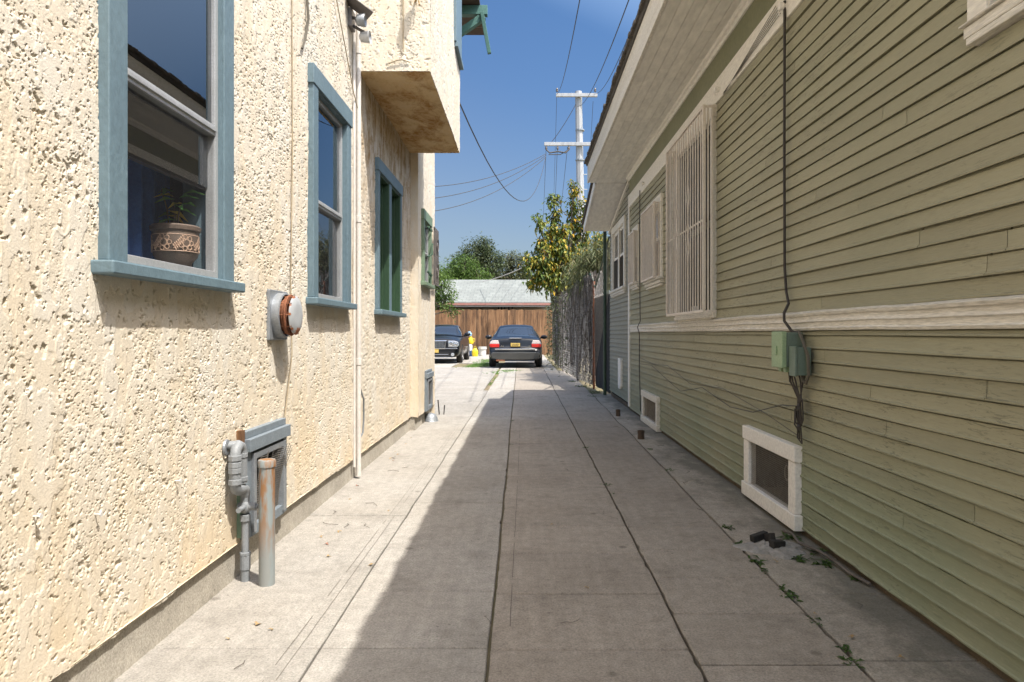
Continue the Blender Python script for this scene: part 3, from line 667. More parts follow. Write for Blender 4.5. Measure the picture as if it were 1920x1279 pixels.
def arc(cy, cz, r, a0, a1, n=10): return [(x, cy+r*math.cos(a), cz+r*math.sin(a)) for a in np.linspace(a0, a1, n)]
b = MB(); p = [(x,3.095,.36),(x,3.095,.40)] + arc(3.045, .40, .05, 0, -math.pi, 3)[:1]
b.tube([(x,3.095,.35),(x,3.095,.395)], .02, 12)
b.tube([(x,3.095,.39),(x,3.085,.415),(x,3.06,.425),(x,3.02,.425),(x,2.995,.435),(x,2.985,.46),(x,2.985,.58),(x,2.995,.61),(x,3.02,.625),(x,3.045,.615),(x,3.055,.59),(x,3.055,.45)], .0235, 14)
b.tube([(x,3.02,.625),(x-.06,3.0,.625)], .02, 12)
b.build('pipe_loop', M['grey_paint'], gp, smooth=True)
b = MB()
for z in (.47, .52, .545, .575): b.tube([(x,2.985,z-.012),(x,2.985,z+.012)], .029, 8)
for z in (.575, .47): b.tube([(x,3.055,z-.01),(x,3.055,z+.01)], .028, 8)
b.build('union_nut', M['grey_paint'], gp, .002)
b = MB(); b.lathe([(.036,0),(.033,.008),(.02,.010)], (XL+.004, 2.99, .62), 'x', 20); b.build('wall_flange', M['galv'], gp, smooth=True)
# rusty bollard
bo = thing('steel_post', 'rust streaked steel post standing in the concrete before the torn vent', 'post', (-1.15, 3.05, 0))
b = MB(); b.tube([(-1.15,3.05,-.03),(-1.15,3.05,.548)], .0345, 24); b.build('post_tube', M['rusty_pipe'], bo, smooth=True)
b = MB(); b.lathe([(.039,.525),(.040,.548),(.036,.556),(.001,.558)], (-1.15,3.05,0), n=24); b.lathe([(.037,.525),(.039,.525)], (-1.15,3.05,0), n=24); b.build('post_cap', M['rusty_pipe'], bo, smooth=True)
# white vertical pipe
vp = thing('vent_pipe', 'white painted pipe running up the stucco wall beside the bay', 'pipe', (XL+.03, 5.27, .02))
b = MB(); b.tube([(XL+.03,5.27,.02),(XL+.03,5.27,6.0)], .020, 14); b.tube([(XL+.012,5.21,.1),(XL+.012,5.21,6.0)], .012, 8); b.build('pipe_run', M['pvc'], vp, smooth=True)
for z in (.9, 2.0, 3.3): b = MB(); b.tube([(XL+.03,5.27,z-.025),(XL+.03,5.27,z+.025)], .024, 14); b.build('pipe_clamp', M['pvc'], vp, .002)
cb = MB(); cb.tube([(XL+.02,5.32,.72),(XL+.04,5.40,.60),(XL+.03,5.44,.42),(XL+.03,5.41,.33),(XL+.02,5.36,.30)], .008, 6); tag(cb.build('loose_cable', M['galv'], None, smooth=True), 'short grey cable curling out from the foot of the white pipe', 'cable')
# floodlight
fd = thing('flood_light', 'twin head floodlight with grey shade on the stucco wall below the bay corner', 'lamp', (XL, 5.12, 3.5))
b = MB(); b.box(XL-.01, XL+.03, 5.06, 5.18, 3.40, 3.54); b.build('back_box', M['insul'], fd, .005)
b = MB(); b.lathe([(.016,-.015),(.04,0),(.048,.055),(.046,.058),(.04,.05),(.001,.04)], (XL+.075, 5.06, 3.44), 'x', 20); o = b.build('lamp_head', M['galv'], fd, smooth=True)
b = MB(); b.lathe([(.016,-.01),(.036,0),(.046,.07),(.042,.065),(.001,.04)], (XL+.08, 5.14, 3.35), 'x', 20); b.build('lamp_head', M['alu'], fd, smooth=True)
b = MB(); b.beam((XL-.0,5.0,3.58), (XL+.16,5.1,3.49), .14, .005); b.build('lamp_shade', M['insul'], fd); b = MB(); b.tube([(XL+.02,5.1,3.48),(XL+.1,5.07,3.45)], .012, 8); b.tube([(XL+.02,5.12,3.43),(XL+.11,5.13,3.38)], .012, 8); b.build('arm', M['insul'], fd, smooth=True)
# thin cables on the wall
def wallcable(name, pts, r, m, lab, cat='cable'):
    b = MB(); b.tube(pts, r, 6); return tag(b.build(name, m, None, smooth=True), lab, cat)
wallcable('wall_cable', [(XL+.012,4.04,3.6),(XL+.014,4.05,3.2),(XL+.02,4.08,3.0),(XL+.02,4.02,2.85),(XL+.015,3.98,2.78)], .008, M['cable_olive'], 'short cable end hanging on the stucco above the narrow blue window')
wallcable('wall_cable', [(XL+.008,3.82,3.7),(XL+.01,3.83,2.2),(XL+.01,3.80,1.4),(XL+.01,3.82,1.0),(XL+.012,3.70,.67)], .0035, M['tan_wire'], 'thin tan wire running down past the flue to the torn vent')
wallcable('wall_cable', [(XL+.01,4.42,3.75),(XL+.02,4.8,3.3),(XL+.02,5.15,2.95),(XL+.03,5.24,2.85)], .004, M['tan_wire'], 'thin slack wire looping from the upper stucco to the white pipe')
wallcable('bay_cable', [(-.955,BY0-.012,4.4),(-.953,BY0-.014,3.34)], .005, M['tan_wire'], 'thin wire dropping down the near face of the bay')
wallcable('bay_cable', [(-1.07,BY0-.012,3.245),(-1.0,BY0-.015,3.27),(-.96,BY0-.016,3.275),(-.90,BY0-.012,3.255)], .005, M['tan_wire'], 'short wire sagging along the bottom edge of the bay')
lm = thing('bay_lamp', 'small dark lamp bracket high on the near face of the bay', 'lamp', (-.86, BY0-.06, 3.78))
b = MB(); b.sphere((-.83,BY0-.10,3.80), (.035,.05,.06)); b.build('lamp_shade', M['insul'], lm, smooth=True); b = MB(); b.tube([(-.86,BY0,3.74),(-.84,BY0-.06,3.73),(-.83,BY0-.10,3.76)], .009, 6); b.tube([(-.83,BY0-.03,3.74),(-.82,BY0-.05,3.69)], .006, 6); b.build('arm', M['dryleaf'], lm, smooth=True)
# rear eave with brackets
ev = part('rear_eave', SH)
b = MB()
for k in range(9): b.box(-1.3, -.60, 7.95+.25*k, 8.19+.25*k, 5.57+.004*(k%2), 5.60)
b.build('eave_boards', M['eave_wood'], ev)
b = MB(); b.box(-1.3, -.50, 9.24, 9.34, 5.44, 5.565); b.beam((-1.2,9.29,4.98), (-.55,9.29,5.43), .09, .09, (0,1,0)); b.build('eave_bracket', M['teal_trim'], ev, .004)
b = MB(); b.beam((-.575,9.24,5.46), (-.475,9.30,4.93), .05, .075, (0,1,0)); b.build('hanging_board', M['teal_trim'], ev, .004)
b = MB(); b.box(-.60, -.565, 7.9, 8.9, 5.55, 5.70); b.build('barge_board', M['teal_trim'], ev)
# masonry nails
for (y, z, k) in ((1.817,.633,0), (2.075,.57,1), (2.556,.567,2)):
    b = MB(); b.tube([(XL-.01,y,z),(XL+.022,y,z)], .0025, 6); b.tube([(XL+.022,y,z),(XL+.025,y,z)], .007, 8)
    tag(b.build('masonry_nail', M['white_plastic']), 'white headed nail sticking out of the lower near stucco', 'nail', 'white nails in the stucco')
# ------------------------------------------------------------------ SIDED HOUSE (olive)
XR = 1.54
RH = thing('sided_house', 'olive green clapboard house with cream trim and deep boarded eaves', 'house', (XR, 4.0, 0))
E = .0717
def siding(name, y0, y1, z0, z1, openings, m, parent, top=None, sd=0):
    mb = MB(); k = 0; z = z0; r = random.Random(sd)
    while z < z1 - .01:
        iv = [(y0, y1)]; e = min(E, z1-z)
        for (a, b, c, d) in openings:
            if z + e*.5 > c and z + e*.5 < d:
                nx = []
                for p, q_ in iv:
                    if b <= p or a >= q_: nx.append((p, q_))
                    else:
                        if a > p: nx.append((p, a))
                        if b < q_: nx.append((b, q_))
                iv = nx
        ph = r.uniform(0, 9); base = r.uniform(-.001, .0015)
        for p, q_ in iv:
            cuts = [p]; 
            while cuts[-1] < q_:
                cuts.append(min(q_, cuts[-1] + r.uniform(1.5, 4.0)))
            if len(cuts) > 2 and cuts[-1]-cuts[-2] < .5: cuts.pop(-2)
            for a, b in zip(cuts, cuts[1:]):
                mb.cur = r.random(); rough = max(0, 1-(z-.05)/.75); n = max(2, int((b-a)/(.06 if rough > .2 and a < 6 else .16))); vs = []; g = .0019; cup = r.uniform(-.0015, .0015)
                for i in range(n+1):
                    y = a+g+(b-a-2*g)*i/n
                    w = .0022*math.sin(y*2.1+ph)+.0014*math.sin(y*5.3+ph*2)+base + cup*(2*i/n-1)
                    dz = .0012*math.sin(y*3.7+ph*3) + rough*r.uniform(-.0022,.0022); w += rough*r.uniform(-.0012,.0016)
                    zz = z+dz; zt = z+e+.010
                    zq = z+e-.0058+dz
                    if top is not None and zt > top(y): zt = top(y); zq = min(zq, zt-.001); zz = min(zz, zt-.012)
                    for off, h in ((-.006, zt), (-.006, zq), (.0085, zq), (.0095+w*.6, zz+e*.30), (.0112+w, zz+.0105), (.0170+w, zz+.0065), (.0168+w, zz), (.0, zz+.003)): vs.append((XR+.012-off, y, h))
                fs = [(i*8+j, i*8+j+1, (i+1)*8+j+1, (i+1)*8+j) for i in range(n) for j in range(7)]
                fs += [tuple(range(8)), tuple(reversed(range(n*8, n*8+8)))]
                mb.add(vs, fs)
        z += E; k += 1
    return mb.build(name, m, parent, fix=False)
BB, BT = 1.136, 1.24            # belt course
RW = {'big': (5.475, 6.86, 1.245, 2.957), 'b': (7.58, 8.45, 1.70, 2.68), 'a': (9.10, 9.58, 1.76, 2.58), 'near': (1.35, 2.337, 2.145, 3.05), 'rear': (10.35, 11.85, 1.78, 2.92)}
RV1 = (3.80, 4.69, .02, .49); RV2 = (7.75, 8.78, .0, .395)
op = [(a+.05, b-.05, c, d-.04) for a, b, c, d in RW.values()] + [(a+.05, b-.05, c, d-.04) for a, b, c, d in (RV1, RV2)]
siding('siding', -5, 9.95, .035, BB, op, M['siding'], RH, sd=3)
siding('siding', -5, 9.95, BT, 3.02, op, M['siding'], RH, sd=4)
slope_top = lambda y: 3.37 - .197*(y-10.0)
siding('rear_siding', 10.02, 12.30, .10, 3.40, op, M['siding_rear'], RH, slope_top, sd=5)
q = MB(); q.box(XR+.03, 9, -5, 12.28, 0, .03); q.box(XR+.35, XR+.36, -5, 12.28, .03, 3.3);
q.build('house_core', M['dark_in'], RH)
q = MB(); q.poly([(XR+.03,12.30,0),(9,12.30,0),(9,12.30,2.95),(XR+.03,12.30,2.95)]); q.poly([(XR+.03,-5,0),(9,-5,0),(9,-5,5.6),(XR+.03,-5,3.4)]); q.poly([(9,-5,0),(9,12.3,0),(9,12.3,3.),(9,-5,3.4)])
q.build('end_wall', M['siding_rear'], RH, fix=False)
q = MB(); q.prism_y([(XR+.022,-.08),(XR+.30,-.08),(XR+.30,.06),(XR+.022,.06)], -5, 12.25); q.build('foundation', M['soil'], RH)
# moulded belt course
q = MB()
prof = [(.0,BB),(.022,BB),(.028,BB+.012),(.020,BB+.018),(.020,BB+.040),(.030,BB+.046),(.026,BB+.060),(.026,BB+.074),(.036,BB+.080),(.040,BB+.092),(.030,BB+.098),(.006,BT+.004),(.0,BT+.004)]
ys = np.arange(-5, 10.0, .12); vs = []
for y in ys:
    w = .0015*math.sin(y*4.4)+.001*math.sin(y*11)
    vs += [(XR+.012-d-(w if d > .01 else 0), min(y, 9.95), z+w) for d, z in prof]
n = len(prof); q.add(vs, [(i*n+j, i*n+j+1, (i+1)*n+j+1, (i+1)*n+j) for i in range(len(ys)-1) for j in range(n-1)])
q.build('belt_course', M['worn_trim'], RH, fix=False).data.shade_flat()
# frieze, green band, soffit moulding
q = MB(); q.box(XR-.012, XR+.02, -5, 9.96, 2.957, 3.138); q.build('frieze_board', M['cream_trim'], RH, .004)
q = MB(); q.box(XR-.004, XR+.02, -5, 9.99, 3.140, 3.37); q.build('green_band', M['green_band'], RH)
q = MB(); q.prism_y([(XR,3.345),(XR-.018,3.345),(XR-.03,3.365),(XR-.045,3.372),(XR-.052,3.397),(XR,3.397)], -5, 10.0); q.build('soffit_moulding', M['cream_trim'], RH)
q = MB(); q.box(XR-.018, XR+.02, 9.935, 10.025, .05, 3.137); q.build('corner_board', M['white_trim'], RH, .004)
q = MB(); edges = [.985, 1.075, 1.165, 1.255, 1.345, 1.435, 1.54]
for i in range(6):
    y = -5.0; rr = random.Random(i)
    while y < 10.3:
        b = min(10.34, y + rr.uniform(2.6, 4.4)); q.cur = rr.random()
        if 10.34-b < .4: b = 10.34
        q.box(edges[i]+.0018, edges[i+1]-.0018, y+.001, b-.001, 3.398+rr.uniform(0, .0025), 3.42); y = b
q.build('soffit_board', M['soffit'], RH, .0015, seg=1)
q = MB(); q.box(.957, .984, -5, 10.35, 3.40, 3.655); q.box(.957, .98, 10.351, 10.372, 3.40, 3.5); q.build('fascia', M['worn_trim'], RH, .004)
q = MB(); q.prism_y([(.945,3.657),(.985,3.657),(5.4,5.45),(9.6,3.7),(9.6,3.74),(5.4,5.53),(.935,3.685)], -5, 10.37); q.build('roof', M['asphalt_shingle'], RH)
q = MB(); rr = random.Random(5); y = -5
while y < 10.36:
    w = rr.uniform(.03, .11); q.box(.918-rr.uniform(0, .02), .99, y, min(y+w, 10.38), 3.685+rr.uniform(-.006, .004), 3.715+rr.uniform(-.004, .01)); y += w+.002
q.build('shingle_edge', M['shingle_edge'], RH, fix=False)
# rear lean-to: soffit that falls away, its fascia, roof
q = MB()
def zs(y): return 3.395 - .2185*(y-10.36)
q.add([(1.10,10.36,zs(10.36)),(1.545,10.36,zs(10.36)),(1.545,12.34,zs(12.34)),(1.10,12.34,zs(12.34)),(1.10,10.36,zs(10.36)+.02),(1.545,10.36,zs(10.36)+.02),(1.545,12.34,zs(12.34)+.02),(1.10,12.34,zs(12.34)+.02)],
      [(0,3,2,1),(4,5,6,7),(0,1,5,4),(1,2,6,5),(2,3,7,6),(3,0,4,7)]); q.build('rear_soffit', M['soffit'], RH)
q = MB(); q.beam((1.085,10.40,zs(10.40)+.05), (1.085,12.37,zs(12.37)+.05), .026, .13); q.build('rear_fascia', M['white_trim'], RH, .003)
q = MB(); q.add([(1.04,10.38,3.53),(8,10.38,3.53),(8,12.42,3.085),(1.04,12.42,3.085),(1.04,10.38,3.56),(8,10.38,3.56),(8,12.42,3.115),(1.04,12.42,3.115)], [(0,3,2,1),(4,5,6,7),(0,1,5,4),(1,2,6,5),(2,3,7,6),(3,0,4,7)]); q.build('rear_roof', M['asphalt_shingle'], RH)
q = MB(); q.beam((XR-.012,9.99,3.34), (XR-.012,12.30,2.915), .03, .045); q.build('rear_moulding', M['cream_trim'], RH)

def rwin(w, lab, casing=.09, sillh=.06, zm=None, low='glass_wavy', up_fill=None, low_fill=None, mullion=False, sill=True, so=.05, sp=.065):
    y0, y1, z0, z1 = w; zs_ = z0 + (sillh if sill else .0); zm = zm or (z0+z1)/2; X = XR
    f = MB(); f.box(X-.026, X+.03, y0, y0+casing, zs_, z1-.1); f.box(X-.026, X+.03, y1-casing, y1, zs_, z1-.1); f.box(X-.030, X+.03, y0-.01, y1+.01, z1-.1, z1)
    win = f.build('window', M['cream_trim'], RH, .004); win['label'] = lab
    if sill:
        s = MB(); s.prism_x = None
        n = 8; ya, yb = y0-so, y1+so
        s.box(X-sp, X+.03, ya, yb, z0+.022, zs_); s.box(X-sp*.7, X+.02, ya+.008, yb-.008, z0-.018, z0+.02); s.box(X-.032, X+.02, ya+.022, yb-.022, z0-.045, z0-.02)
        s.build('sill', M['worn_trim'], win, .006)
    a, b, c, d = y0+casing, y1-casing, zs_, z1-.1
    j = MB(); 
    j.box(X-.016, X+.10, a-.01, a+.004, c, d); j.box(X-.016, X+.10, b-.004, b+.01, c, d); j.box(X-.016, X+.10, a+.004, b-.004, d-.004, d+.01); j.box(X-.016, X+.10, a+.004, b-.004, c-.01, c+.004)
    j.build('jamb', M['cream_trim'], win)
    s = MB(); a2, b2, c2, d2 = a+.005, b-.005, c+.005, d-.005; fw = .045
    s.box(X+.012, X+.045, a2, a2+fw, zm, d2); s.box(X+.012, X+.045, b2-fw, b2, zm, d2); s.box(X+.012, X+.044, a2+fw, b2-fw, d2-fw, d2); s.box(X+.010, X+.044, a2+fw, b2-fw, zm, zm+.045)
    s.box(X+.048, X+.08, a2, a2+fw, c2, zm+.03); s.box(X+.048, X+.08, b2-fw, b2, c2, zm+.03); s.box(X+.048, X+.079, a2+fw, b2-fw, c2, c2+.06)
    if mullion: s.box(X-.012, X+.082, (a+b)/2-.05, (a+b)/2+.05, c2, d2)
    s.build('sash', M['cream_trim'], win, .003)
    p = MB(); p.box(X+.026, X+.030, a2+fw-.005, b2-fw+.005, zm+.04, d2-fw+.005); p.build('pane', M['glass_wavy'], win)
    p = MB(); p.poly([(X+.005,a2,c2),(X+.005,b2,c2),(X+.005,b2,d2 if 'tall' in lab else zm),(X+.005,a2,d2 if 'tall' in lab else zm)]); p.build('screen', M['darkening_screen'], win, fix=False)
    p = MB(); p.box(X+.062, X+.066, a2+fw-.005, b2-fw+.005, c2+.055, zm+.03); p.build('pane', M['glass_wavy'], win)
    if up_fill:
        p = MB(); n = 30
        for k in range(n):
            ya, yb = a+.03+(b-a-.06)*k/n, a+.03+(b-a-.06)*(k+1)/n
            p.add([(X+.13+.012*math.sin(k*1.7),ya,zm),(X+.13+.012*math.sin((k+1)*1.7),yb,zm),(X+.13+.012*math.sin((k+1)*1.7),yb,d),(X+.13+.012*math.sin(k*1.7),ya,d)], [(0,1,2,3)])
        p.build('blind', M[up_fill], win, smooth=True, fix=False)
    k = MB(); k.box(X+.101, X+.34, a-.02, a-.011, c, d); k.box(X+.101, X+.34, b+.011, b+.02, c, d); k.box(X+.101, X+.34, a-.01, b+.01, d+.011, d+.02); k.build('window_void', M['dark_in'], win)
    return win
def grille(name, X, y0, y1, z0, z1, nb, rails, lab, depth, knots=(), group=None):
    t_ = thing(name, lab, 'window grille', (X, (y0+y1)/2, z0), group)
    b = MB()
    for i in range(nb):
        y = y0+.006+(y1-y0-.012)*i/(nb-1)
        if i in knots:
            k = knots.index(i); zc = [2.30, 2.03, 1.86] if k == 0 else [2.24, 2.04, 1.84]
            zz = np.arange(z0+.01, z1-.01, .012)
            for sg in (1, -1):
                off = sum(.026*np.exp(-((zz-c_)/(.075 if j != 1 else .03))**2) for j, c_ in enumerate(zc))
                b.tube([(X, y+sg*(.004+o), z) for z, o in zip(zz, off)], .0055, 5)
        else: b.box(X-.0045, X+.0045, y-.0055, y+.0055, z0+.02, z1-.02)
    b.build('bars', M['bars'], t_)
    b = MB()
    for z in rails: b.box(X+.006, X+.011, y0, y1, z-.008, z+.008)
    b.box(X-.011, X+.011, y0-.008, y1+.008, z0, z0+.024); b.box(X-.011, X+.011, y0-.008, y1+.008, z1-.024, z1)
    for y in (y0-.006, y1+.006): b.box(X-.012, X+.012, y-.011, y+.011, z0+.024, z1-.024)
    b.build('rail', M['bars'], t_, .002)
    for y in (y0, y1):
        b = MB()
        for z in (z0+.012, z1-.012): b.box(X+.0105, X+depth, y-.008, y+.008, z-.008, z+.008)
        for k in (1, 2): b.box(X+depth*k/3-.006, X+depth*k/3+.006, y-.007, y+.007, z0+.02, z1-.02)
        b.build('return_bar', M['bars'], t_)
    return t_
w = rwin(RW['big'], 'tall barred window above the belt course with pale blind and dark lower sash', .085, .05, 2.02, up_fill='blind', sill=False)
q = MB(); q.box(XR-.05, XR+.02, 5.50, 6.80, 1.246, 1.275); q.box(XR-.03, XR+.02, 5.50, 6.84, 1.276, 1.30); q.box(XR-.04, XR+.01, 6.05, 6.12, 1.30, 1.36); q.build('sill', M['worn_trim'], w, .004)
grille('security_grille', 1.425, 5.42, 6.80, 1.285, 2.935, 17, (2.03,), 'tall pale steel security grille with split ornamental bars over the largest window', .10, (6, 11))
rwin(RW['b'], 'barred mid sized window with peeling cream sill', .08, .05)
rwin(RW['a'], 'small barred window beside the white corner board', .07, .05)
grille('security_grille', 1.455, 7.66, 8.46, 1.745, 2.60, 13, (2.15,), 'pale steel grille over the middle window between the tallest grille and the smallest', .07)
grille('security_grille', 1.465, 9.12, 9.56, 1.79, 2.50, 8, (2.12,), 'smallest pale steel grille next to the white corner board', .06)
rwin(RW['near'], 'high cream window whose sill corner shows above the near siding', .10, .03, 2.62, up_fill='blind', so=.018, sp=.045)
rwin(RW['rear'], 'double window with cream frame in the rear siding', .09, .06, mullion=True)
# foundation vents of the sided house
def rvent(v, lab, board=.09, worn=False):
    y0, y1, z0, z1 = v; X = XR; m = M['worn_trim'] if worn else M['white_trim']
    f = MB(); f.box(X-.040, X+.02, y0-.01, y1+.01, z1-board, z1); f.box(X-.034, X+.02, y0, y0+.10, z0+board, z1-board-.002); f.box(X-.034, X+.02, y1-.10, y1, z0+board, z1-board-.002); f.box(X-.044, X+.02, y0-.015, y1+.02, z0, z0+board-.002)
    o = f.build('foundation_vent', m, RH, .005); o['label'] = lab
    a, b, c, d = y0+.10, y1-.10, z0+board, z1-board
    k = MB(); n = int((b-a)/.0125); n2 = int((d-c)/.0125)
    for i in range(n+1): y = a+(b-a)*i/n; k.tube([(X-.012,y,c),(X-.012,y,d)], .0009, 3, False)
    for i in range(n2+1): z = c+(d-c)*i/n2; k.tube([(X-.013,a,z),(X-.013,b,z)], .0009, 3, False)
    k.build('wire_screen', M['wire'], o, fix=False)
    k = MB(); k.box(X+.02, X+.32, a-.03, a-.02, c-.05, d+.05); k.box(X+.02, X+.32, b+.02, b+.03, c-.05, d+.05); k.box(X+.02, X+.32, a-.03, b+.03, d+.05, d+.06); k.build('vent_void', M['dark_in'], o)
    k = MB(); k.box(X+.02, X+.3, a-.02, b+.02, c-.08, c-.03); 
    for i in range(60):
        p = Vector((X+rnd.uniform(.03,.15), rnd.uniform(a, b), c-.03)); d2 = Vector((rnd.uniform(-.3,.3), rnd.uniform(-1,1), rnd.uniform(.2,1)))
        k.tube([p, p+d2*.05, p+d2*.09+Vector((0,0,-.02))], .002, 3)
    k.build('nest_debris', M['dead_vine'], o)
    return o
v = rvent(RV1, 'clean white framed vent with wire screen low on the olive wall')
q = MB(); q.tube([(XR+.06, 4.16+.035*math.cos(a), .27+.045*math.sin(a)) for a in np.linspace(0, 6.28, 20)], .004, 5); q.build('old_bracket', M['wire'], v)
rvent(RV2, 'weathered white framed vent farther along the olive wall', .075, True)
q = MB(); q.box(XR-.03, XR+.02, 10.72, 11.02, .28, .72); q.box(XR-.035, XR+.02, 10.78, 10.96, .24, .28)
o = q.build('access_cover', M['white_trim'], RH, .004)
# utility boxes, conduit and loose cables
ub = thing('utility_box', 'pale green telephone box hanging under the belt course', 'box', (1.43, 3.85, .93))
b = MB(); b.box(1.435, 1.525, 3.735, 3.885, .935, 1.125); b.build('box_body', M['box_teal'], ub, .006)
b = MB(); b.box(1.408, 1.434, 3.73, 3.89, .93, 1.13); b.box(1.40, 1.407, 3.80, 3.825, 1.0, 1.05); b.build('cover', M['box_green'], ub, .006)
b = MB(); b.box(1.44, 1.47, 3.76, 3.80, .905, .934); b.box(1.44, 1.47, 3.83, 3.87, .905, .934); b.tube([(1.48,3.72,1.03),(1.48,3.736,1.03)], .016, 10); b.build('cable_gland', M['box_green'], ub, .003)
ub2 = thing('junction_box', 'narrow grey box beside the pale green telephone box', 'box', (1.47, 3.66, .88))
b = MB(); b.box(1.45, 1.525, 3.625, 3.70, .895, 1.045); b.build('box_body', M['box_teal'], ub2, .005)
b = MB(); b.box(1.436, 1.449, 3.62, 3.705, .89, 1.05); b.build('cover', M['box_teal'], ub2, .004)
X = XR-.02
wallcable('drop_cable', [(X,3.985,3.06),(X-.004,3.98,2.2),(X,3.985,1.5),(X,3.96,1.36),(X-.01,3.90,1.29),(X-.045,3.875,1.235),(X-.05,3.86,1.19),(X-.03,3.80,1.13),(X-.02,3.74,1.12)], .0085, M['cable'], 'dark cable running down the upper siding to the green box')
wallcable('drip_cable', [(X-.02,3.73,1.13),(X-.03,3.66,1.09),(X-.03,3.585,1.0),(X-.03,3.575,.90),(X-.03,3.61,.855),(X-.03,3.65,.87),(X-.02,3.66,.89)], .009, M['cable_olive'], 'thick loop of cable curling round the narrow grey box')
b = MB(); rr = random.Random(3)
for k in range(9):
    y0_ = 3.66+.2*rr.random(); pts = [(X-.03, y0_, .91), (X-.03, y0_-.03+rr.uniform(-.02,.02), .85), (X-.02, 3.71+rr.uniform(-.035,.035), .76), (X-.02, 3.71+rr.uniform(-.05,.05), .68+rr.uniform(-.05,.05)), (X-.02, 3.71+rr.uniform(-.025,.025), .60+rr.uniform(-.08,.06))]
    if k % 3 == 0: pts += [(X-.03, pts[-1][1]+.035, pts[-1][2]+.03), (X-.03, pts[-1][1]+.03, pts[-1][2]+.12)]
    b.tube(pts, .0042, 5)
for z in (.72, .61): b.tube([(X-.045,3.67,z),(X-.01,3.75,z+.01)], .012, 5)
tag(b.build('cable_bundle', M['cable'], None, smooth=True), 'tangle of dark cables dangling below the green telephone box', 'cable')
wallcable('sagging_wire', [(X-.01,3.74,.72),(X-.01,4.0,.70),(X-.01,4.5,.60),(X-.01,5.0,.58),(X-.01,5.8,.66),(X-.01,6.6,.56),(X-.01,7.3,.64),(X-.01,8.1,.74),(X-.01,9.0,.72)], .0028, M['cable'], 'thin dark wire sagging across the lower siding between the two white vents')
wallcable('sagging_wire', [(X-.006,3.75,.55),(X-.008,4.3,.62),(X-.008,5.2,.70),(X-.01,6.2,.66),(X-.01,7.2,.78),(X-.01,8.0,.76),(X-.01,8.9,.80)], .0025, M['cable_olive'], 'thin olive wire tacked along the lower siding above the vents')
wallcable('wall_wire', [(X,8.98,3.0),(X,9.0,2.0),(X,8.95,1.28),(X-.04,8.93,1.2),(X-.01,8.95,1.12),(X,9.02,.7),(X,8.93,.1)], .006, M['cable'], 'thin dark wire running from the frieze to the ground near the white corner board')
b = MB()
for k in range(5): b.tube([(X+.002, 4.05+.02*k, 3.02+.02*k), (X-.002, 5.2, 2.955-.004*k)], .0022, 4)
knobs = []
for y in (3.99, 5.35, 8.7): b2 = MB(); knobs.append(b2); b2.lathe([(.001,-.03),(.02,-.03),(.024,-.01),(.016,0),(.024,.012),(.012,.03)], (XR-.02, y, 3.03), 'x', 12); b2.tube([(XR-.045,y,3.03),(XR-.04,y+.05,3.05),(XR-.03,y+.05,3.0)], .004, 5)
iw = thing('knob_wiring', 'old wires on small knobs along the cream frieze above the tall grille', 'wire', (XR, 5, 3.0)); b.build('wire_run', M['cable_olive'], iw)
for b2 in knobs: b2.build('knob', M['white_trim'], iw)
wallcable('ground_root', [(1.44,3.80,.02),(1.46,3.72,.03),(1.45,3.60,.015),(1.49,3.45,.02),(1.50,3.30,.02),(1.50,3.15,.015),(1.53,3.02,.01)], .008, M['dead_vine'], 'pale twisted root lying along the foot of the olive wall', 'root')

# ------------------------------------------------------------------ things on the ground
ap = MB(); rr = random.Random(9); n = 26
def hump(cx, cy, rx, ry, h, m, name, parent=None):
    b = MB(); vs = []; k = 28; rings = 9
    for i in range(rings+1):
        for j in range(k):
            a = 6.283*j/k; r_ = i/rings; w = 1+.22*math.sin(a*3+cx*9)+.12*math.sin(a*7)
            z = h*(1-r_**1.6)*(.75+.5*rr.random()) if i < rings else -.008
            vs.append((cx+rx*r_*w*math.cos(a), cy+ry*r_*w*math.sin(a), z))
    b.add(vs, [(i*k+j, i*k+(j+1)%k, (i+1)*k+(j+1)%k, (i+1)*k+j) for i in range(rings) for j in range(k)]+[tuple(range(k))])
    return b.build(name, m, parent, smooth=False)
tag(hump(1.30, 3.56, .17, .13, .030, M['ash'], 'ash_pile'), 'grey heap of ash on the old strip below the clean white vent', 'ash')
cb = thing('charred_block', 'two black charred wood stubs lying on the grey ash', 'wood', (1.26, 3.55, .02))
b = MB(); b.beam((1.20,3.60,.035), (1.29,3.64,.05), .035, .035); b.build('wood_stub', M['char'], cb, .004)
b = MB(); b.beam((1.27,3.51,.035), (1.34,3.53,.03), .04, .04); b.beam((1.285,3.62,.03), (1.29,3.54,.06), .03, .05); b.build('wood_stub', M['char'], cb, .004)
for x, y, s, lab in ((1.275,9.28,.032,'short dark pipe stub on the strip near the white corner board'), (1.245,7.28,.038,'short dark pipe stub on the strip beside the weathered vent')):
    b = MB(); b.lathe([(.001,-.01),(s,-.01),(s*.9,.05),(s,.055),(s,.085),(s*.75,.085),(s*.7,.05),(.001,.05)], (x,y,0), n=14); tag(b.build('pipe_stub', M['eave_wood']), lab, 'pipe stub')
b = MB(); b.lathe([(.105,0),(.098,.012),(.088,.05),(.068,.085),(.03,.10),(.001,.103)], (-1.20,8.72,0), n=24); tag(b.build('metal_bowl', M['galv'], None, smooth=True), 'upturned metal bowl on the concrete near the far vent', 'bowl')
st = thing('metal_stake', 'thin rusty stakes at the far corner of the stucco wall', 'stake', (-1.14,9.4,0)); b = MB(); b.tube([(-1.17,9.40,0),(-1.19,9.42,.20)], .009, 6); b.tube([(-1.11,9.42,0),(-1.10,9.42,.13)], .008, 6); b.build('stake_rod', M['char'], st)
